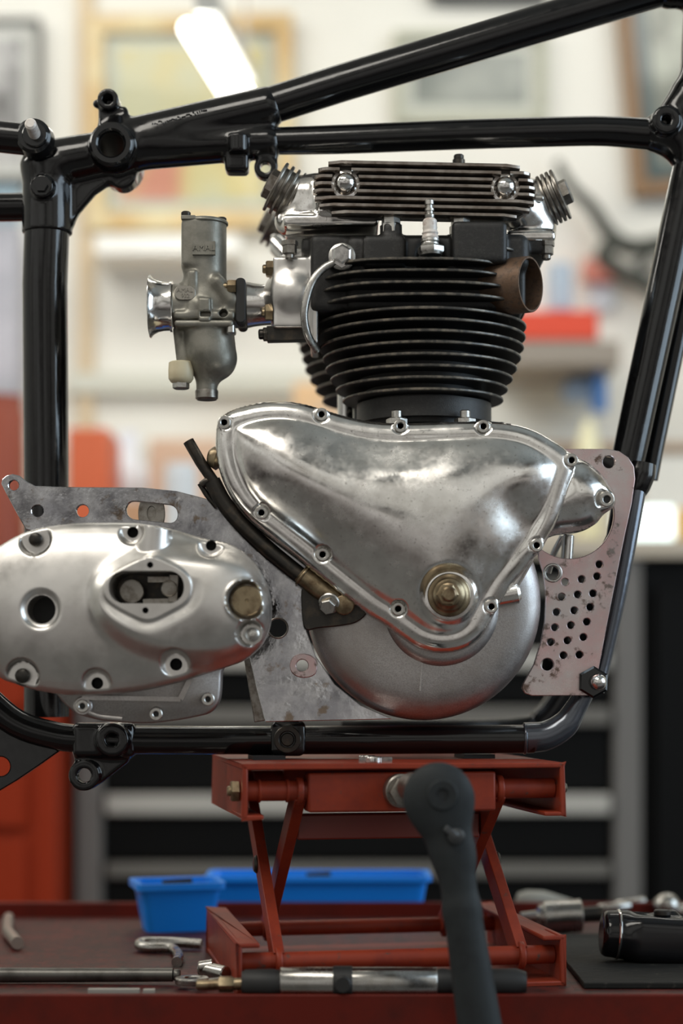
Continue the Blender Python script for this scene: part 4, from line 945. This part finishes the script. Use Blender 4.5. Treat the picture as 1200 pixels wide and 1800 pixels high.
# pictures
def picture(name, pts, fw, mw, fm, mm, im, label, th=.03, tilt=0):
    x0, x1, y0, y1 = pts; Y = WY-.004
    c = W((x0+x1)/2, (y0+y1)/2, Y); t = thing(name, label, 'picture', c); t.rotation_euler = (0, tilt, 0)
    def bx(a, b, e, f, Y0, Y1): A = W(a, f, Y); B = W(b, e, Y); return wbox(M(), A.x, B.x, Y0, Y1, A.z, B.z)
    m = M(); 
    for a, b, e, f in ((x0, x1, y0, y0+fw), (x0, x1, y1-fw, y1), (x0, x0+fw, y0+fw, y1-fw), (x1-fw, x1, y0+fw, y1-fw)):
        q = bx(a, b, e, f, Y-th, Y); o = len(m.v); m.v += q.v; m.f += [[o+i for i in F] for F in q.f]; m.mi += q.mi
    part('picture_frame', m, fm, t)
    part('mount_board', bx(x0+fw, x1-fw, y0+fw, y1-fw, Y-th*.5, Y), mm, t)
    part('print', bx(x0+fw+mw, x1-fw-mw, y0+fw+mw, y1-fw-mw, Y-th*.5-.002, Y-th*.5), im, t)
    return t
white_mat = mat('mount_card', (.55, .56, .53), .5); grey_mat = mat('grey_mount_card', (.40, .43, .36), .4, coat=.3)
def photo_mat(name, a, b, sc=6, c=None):
    return mat(name, a, .35, noise=[(sc, b, .42, .58, 3)]+([(sc*.7, c, .58, .64, 2)] if c else []), coat=.3)
picture('framed_photo', (-90, 74, 40, 325), 7, 24, mat('thin_black_frame', (.01, .01, .01), .35), white_mat, photo_mat('grey_photo', (.42, .42, .42), (.09, .09, .09), 9), 'black framed black-and-white photo at the top left of the wall')
gold = mat('gold_frame', (.55, .37, .16), .5, noise=(8, (.66, .56, .34), .4, .6))
picture('framed_print', (158, 517, 36, 408), 30, 22, gold, grey_mat, photo_mat('colour_print', (.44, .44, .28), (.50, .42, .16), 3.5, (.46, .18, .11)), 'gold framed picture on the wall above the carburettor', .04, -.012)
picture('framed_print', (692, 958, 62, 222), 14, 20, mat('pale_frame', (.42, .43, .34), .5), mat('pale_mount', (.55, .56, .50), .5), photo_mat('grey_print', (.17, .19, .175), (.26, .28, .25), 8), 'pale framed grey print on the wall above the rocker cover')
picture('framed_print', (1092, 1330, -60, 342), 22, 30, mat('brown_wood_frame', (.22, .12, .05), .45), mat('dark_teal_mount', (.07, .10, .10), .3, coat=.3), photo_mat('pale_print', (.36, .38, .32), (.16, .17, .14), 7), 'brown framed picture hanging slightly tilted at the top right', .04, -.085)
picture('framed_print', (756, 960, -150, 8), 14, 20, mat('black_frame', (.012, .012, .012), .4), white_mat, photo_mat('dark_print', (.2, .2, .2), (.4, .4, .4), 6), 'dark framed picture cut off by the top edge of the photo')
# reflection in the picture glass, built as glowing tubes with added housing and rods
reflm = mat('reflection_glow', (1, 1, 1), .5, emit=((1, .98, .90), 7))
t = thing('lamp_reflection', 'glowing twin-tube fluorescent lamp hanging in front of the gold picture', 'lamp reflection', W(385, 110, 1.7))
for dx in (-14, 14):
    m = M(); a = W(345+dx, 50, 1.25); b = W(418+dx, 168, 2.15); v = b-a; L_n = v.length; u = Vector((0, 0, 1)); s1 = v.normalized().cross(u).normalized(); s2 = s1.cross(v.normalized())
    n = 16
    for p in (a, b):
        for i in range(n): q = 2*math.pi*i/n; m.v.append(tuple(p+(s1*math.cos(q)+s2*math.sin(q))*.0125))
    m.f = [[i, (i+1) % n, n+(i+1) % n, n+i] for i in range(n)]+[list(range(n)), list(range(n, 2*n))]; m.mi = [0]*len(m.f)
    part('tube', m, reflm, t)
m = M(); a = W(357, 36, 1.25); b = W(430, 160, 2.15)
wv = [(a.x-.012, a.y, a.z+.012), (a.x+.02, a.y, a.z+.012), (b.x-.012, b.y, b.z+.012), (b.x+.02, b.y, b.z+.012)]
m.v = wv+[(x, y, z+.03) for x, y, z in wv]; m.f = [[0, 1, 3, 2], [4, 6, 7, 5], [0, 4, 5, 1], [2, 3, 7, 6], [0, 2, 6, 4], [1, 5, 7, 3]]; m.mi = [0]*6
part('reflection_housing', m, mat('grey_enamel', (.45, .45, .42), .4), t)
for p in (a, b):
    m = M(); wbox(m, p.x-.002, p.x+.006, p.y+.02, p.y+.026, p.z+.06, 3.0) if p is a else wbox(m, p.x-.002, p.x+.006, p.y-.03, p.y-.024, p.z+.06, 3.0); part('reflection_rod', m, dull_steel, t)
# wall shelf with a white front behind the carburettor
single('wall_shelf', wq(M(), 166, 420, 412, 446, WY, .16), mat('white_shelf', (.88, .88, .84), .4), 'short white shelf on the wall under the gold picture', 'shelf', bevel=3)
single('wall_rail', wq(M(), 120, 620, 655, 690, WY, .03), mat('grey_green_rail', (.60, .61, .54), .5), 'grey-green horizontal rail on the wall behind the carburettor', 'rail')
single('hanging_coat', wq(M(), -30, 33, 395, 700, WY-.03, .08), mat('lavender_cloth', (.50, .50, .56), .8, noise=(10, (.36, .37, .42), .4, .65)), 'pale lavender cloth hanging at the left edge behind the seat tube', 'cloth', bevel=10)
single('wall_panel', wq(M(), -30, 34, 326, 390, WY-.002, .02), mat('blue_grey_sign', (.30, .42, .50), .5), 'blue-grey panel on the wall under the black framed photo', 'panel')
# bench behind
wb = thing('back_counter', 'long pale counter against the back wall, above the dark tool chests', 'counter', W(600, 975, CY+.25))
a = W(-400, 948, CY-.02); KZ = a.z
m = M(); wbox(m, -2.3, 2.3, CY-.02, WY-.035, a.z-.03, a.z); part('counter_top', m, mat('pale_counter', (.52, .45, .36), .5), wb)
m = M(); wbox(m, -2.3, 2.3, WY-.03, WY-.012, a.z, W(0, 790, WY).z); structure('trim_2', m, mat('grey_beige_board', (.66, .64, .58), .6, noise=(3, (.56, .51, .43), .45, .6)))
def blob(name, x0, x1, y0, y1, Y, th, col, label, cat, kind='box', rough=.5, noise=None, grp=None, emit=None):
    mt = mat(name+'_surface', col, rough, noise=noise, emit=emit); A = W(x0, y1 or 900, Y); B = W(x1, y0, Y); w = B.x-A.x
    if y1 is None: A.z = KZ
    h = B.z-A.z; m = M()
    if kind == 'box': wbox(m, A.x, B.x, Y, Y+th, A.z, B.z); return single(name, m, mt, label, cat, grp, bevel=12)
    prof = {'can': [(0, .5), (.9, .5), (.92, .46), (1, .46)], 'bottle': [(0, .45), (.03, .5), (.62, .5), (.75, .3), (.82, .2), (1, .2)], 'bag': [(0, .35), (.1, .5), (.5, .52), (.85, .38), (1, .15)]}[kind]
    n = 24; c = Vector(((A.x+B.x)/2, Y+w/2, A.z)); rings = []
    m.v.append(tuple(c))
    for t_, r in prof:
        for i in range(n): q = 2*math.pi*i/n; m.v.append((c.x+math.cos(q)*r*w, c.y+math.sin(q)*r*w, c.z+t_*h))
    m.v.append((c.x, c.y, c.z+h)); k = len(prof)
    m.f = [[0, 1+i, 1+(i+1) % n] for i in range(n)]+[[1+a_*n+i, 1+a_*n+(i+1) % n, 1+(a_+1)*n+(i+1) % n, 1+(a_+1)*n+i] for a_ in range(k-1) for i in range(n)]+[[1+(k-1)*n+i, 1+(k-1)*n+(i+1) % n, len(m.v)-1] for i in range(n)]
    m.mi = [0]*len(m.f); return single(name, m, mt, label, cat, grp, 40)
cz = 985
blob('storage_box', 118, 190, 752, None, CY+.2, .2, (.62, .13, .05), 'orange-red box standing on the back counter right of the seat tube', 'box')
blob('plastic_jug', 168, 268, 752, None, CY+.45, .1, (.80, .84, .92), 'blue-white plastic jug on the back counter left of the oil pipe', 'jug', 'bottle')
blob('cardboard_box', 190, 330, 880, None, CY+.08, .2, (.55, .33, .20), 'brown cardboard box on the back counter under the jug', 'box')
blob('cardboard_box', 262, 385, 770, None, CY+.33, .1, (.62, .44, .32), 'tan box on the back counter behind the oil pipe', 'box')
blob('paint_tin', 285, 345, 812, None, CY, .1, (.72, .76, .80), 'pale blue-white tin on the back counter beside the oil pipe', 'tin', 'can')
blob('wooden_crate', 515, 600, 672, 800, WY-.25, .2, (.75, .50, .28), 'orange-tan crate behind the far cylinder', 'crate', noise=(9, (.60, .45, .32), .45, .6))
blob('parts_tray', 895, 1052, 545, 598, WY-.26, .25, (.70, .07, .03), 'bright red tray on the wall right of the exhaust stub', 'tray')
single('tray_shelf', wq(M(), 880, 1090, 599, 640, WY-.001, .26), mat('brown_shelf', (.30, .26, .22), .6), 'brown wall shelf under the bright red tray', 'shelf')
blob('spray_can', 962, 1010, 460, 543, WY-.24, .1, (.42, .50, .60), 'blue-grey can standing on the red tray', 'can', 'can')
blob('paper_note', 1035, 1080, 495, 545, WY-.02, .015, (.60, .65, .70), 'pale blue note on the wall right of the blue-grey can', 'note')
blob('red_cloth', 1028, 1080, 452, 490, WY-.06, .05, (.55, .20, .15), 'faded red cloth hanging on the wall right of the rocker cap', 'cloth')
blob('blue_rag', 992, 1072, 655, 700, WY-.16, .12, (.30, .42, .62), 'blue rag hanging below the brown shelf', 'rag', 'bag')
blob('blue_bottle', 1040, 1070, 640, 722, WY-.2, .1, (.08, .22, .55), 'deep blue bottle beside the blue rag', 'bottle', 'bottle')
blob('cream_jug', 1012, 1062, 735, None, CY+.3, .1, (.80, .76, .52), 'cream rounded jug on the back counter behind the perforated plate', 'jug', 'bag')
single('picture_rail', wq(M(), 920, 1300, 778, 792, WY-.035, .02), mat('brown_strip', (.42, .28, .18), .6), 'thin brown rail on the wall behind the down tube', 'rail')
# handlebar like dark arm on the wall
t = thing('cable_arm', 'dark curved cable arm mounted on the wall, left of the down tube', 'cable arm', W(1100, 450, WY-.06))
def wtube(pts, r, mt, name, par):
    m = M(Plane((WY-.06)/S)); m.tube([(x, y, 0) for x, y in pts], r, 16, 5); part(name, m, mt, par, 50)
dk = mat('dark_olive_rubber', (.045, .05, .04), .6)
wtube([(978, 285), (1005, 330), (1040, 365), (1070, 410), (1110, 435), (1170, 425), (1240, 415)], [8, 12, 16, 13], dk, 'upper_cable', t)
wtube([(1085, 420), (1060, 450), (1095, 480), (1150, 510), (1215, 560)], [16, 14, 14], dk, 'lower_cable', t)
wtube([(1120, 470), (1150, 440), (1200, 480), (1180, 520), (1140, 500), (1120, 470)], 8, dk, 'cable_loop', t)
# tool chests
steel_blk = mat('black_chest_paint', (.004, .004, .004), .6, spec=.12)
alu_trim = mat('grey_chest_trim', (.15, .14, .125), .45); lit_trim = mat('lit_chest_trim', (.46, .44, .40), .45)  # paler tone paints stronger light onto some of the drawer handles
def chest(x0, x1, ytop, rows, px0, px1, label, Y):
    b = W(x0, ytop, Y); c = W(x1, ytop, Y)
    t = thing('tool_chest', label, 'tool chest', ((b.x+c.x)/2, Y, 0))
    part('chest_body', wbox(M(), b.x, c.x, Y+.03, Y+.5, .03, b.z), steel_blk, t)
    for (a, e) in (px0, px1):
        A = W(a, 0, Y); B = W(e, 0, Y); part('corner_post', wbox(M(), A.x, B.x, Y-.01, Y+.03, .03, b.z), mat('chest_post', (.16, .15, .14), .5), t, bevel=8)
    rows = list(rows)
    for i, (y0, y1) in enumerate(rows):
        nxt = rows[i+1][0]-6 if i+1 < len(rows) else y1+150
        A = W(px0[1]+4, nxt, Y); B = W(px1[0]-4, y0, Y)
        dr = part('drawer', wbox(M(), A.x, B.x, Y+.005, Y+.03, A.z, B.z), steel_blk, t, bevel=4)
        A = W(px0[1]+8, y1, Y); B = W(px1[0]-8, y0, Y); part('drawer_handle', wbox(M(), A.x, B.x, Y-.02, Y+.005, A.z, B.z), lit_trim if i in (1, 3) else alu_trim, dr, bevel=6)
    return t
chest(130, 1132, 984, [(1020, 1044), (1143, 1176), (1243, 1274), (1396, 1430), (1516, 1540)], (134, 180), (1078, 1126), 'black tool chest with pale drawer handles standing behind the engine', CY)
ch2 = thing('steel_cabinet', 'plain black cabinet at the right edge, beside the tool chest', 'cabinet', (W(1240, 984, CY).x, CY, 0))
A = W(1134, 984, CY); B = W(1500, 984, CY)
part('cabinet_body', wbox(M(), A.x, B.x, CY+.02, CY+.5, 0, A.z), steel_blk, ch2)
part('cabinet_door', wbox(M(), A.x+.02, B.x-.02, CY, CY+.02, .05, A.z-.05), steel_blk, ch2, bevel=4)
orange = mat('orange_red_enamel', (.30, .028, .006), .5, spec=.2)
oc = thing('tool_trolley', 'orange-red tool trolley at the left edge, seen below the gearbox', 'trolley', (W(10, 960, CY-.15).x, CY-.15, 0))
A = W(-260, 1010, CY-.15); B = W(97, 1010, CY-.15)
part('trolley_body', wbox(M(), A.x, B.x, CY-.13, CY+.3, .08, A.z), orange, oc, bevel=10)
for i in range(5):
    z1 = A.z-.04-i*.2; dr = part('drawer', wbox(M(), A.x+.03, B.x-.05, CY-.15, CY-.13, z1-.18, z1), orange, oc, bevel=5)
    part('drawer_handle', wbox(M(), A.x+.1, B.x-.12, CY-.17, CY-.15, z1-.03, z1-.012), steel_blk, dr)
for i in (0, 1):
    part('castor', wbox(M(), (A.x+.05, B.x-.12)[i], (A.x+.05, B.x-.12)[i]+.06, CY-.1, CY-.04, 0, .08), rubber, oc, bevel=10)
blob('red_canister', -60, 36, 690, 1010, CY-.14, .2, (.28, .05, .02), 'brown-red canister on the orange trolley at the left edge', 'canister', 'can')
# white case with emission added to brighten it, on the counter
blob('glowing_case', 1096, 1186, 890, None, CY+.02, .12, (.9, .95, .95), 'bright glowing white case on the counter at the right, behind the frame tube', 'lamp reflection', emit=((.80, 1, .97), 1.6))
blob('orange_box', 1180, 1260, 893, None, CY+.1, .12, (.60, .34, .10), 'orange-brown box beside the bright white case', 'box')
single('wall_board', wq(M(), 1130, 1500, 800, 960, WY-.04, .01), mat('white_board', (.80, .80, .76), .5), 'white board on the wall behind the lower down tube', 'board')
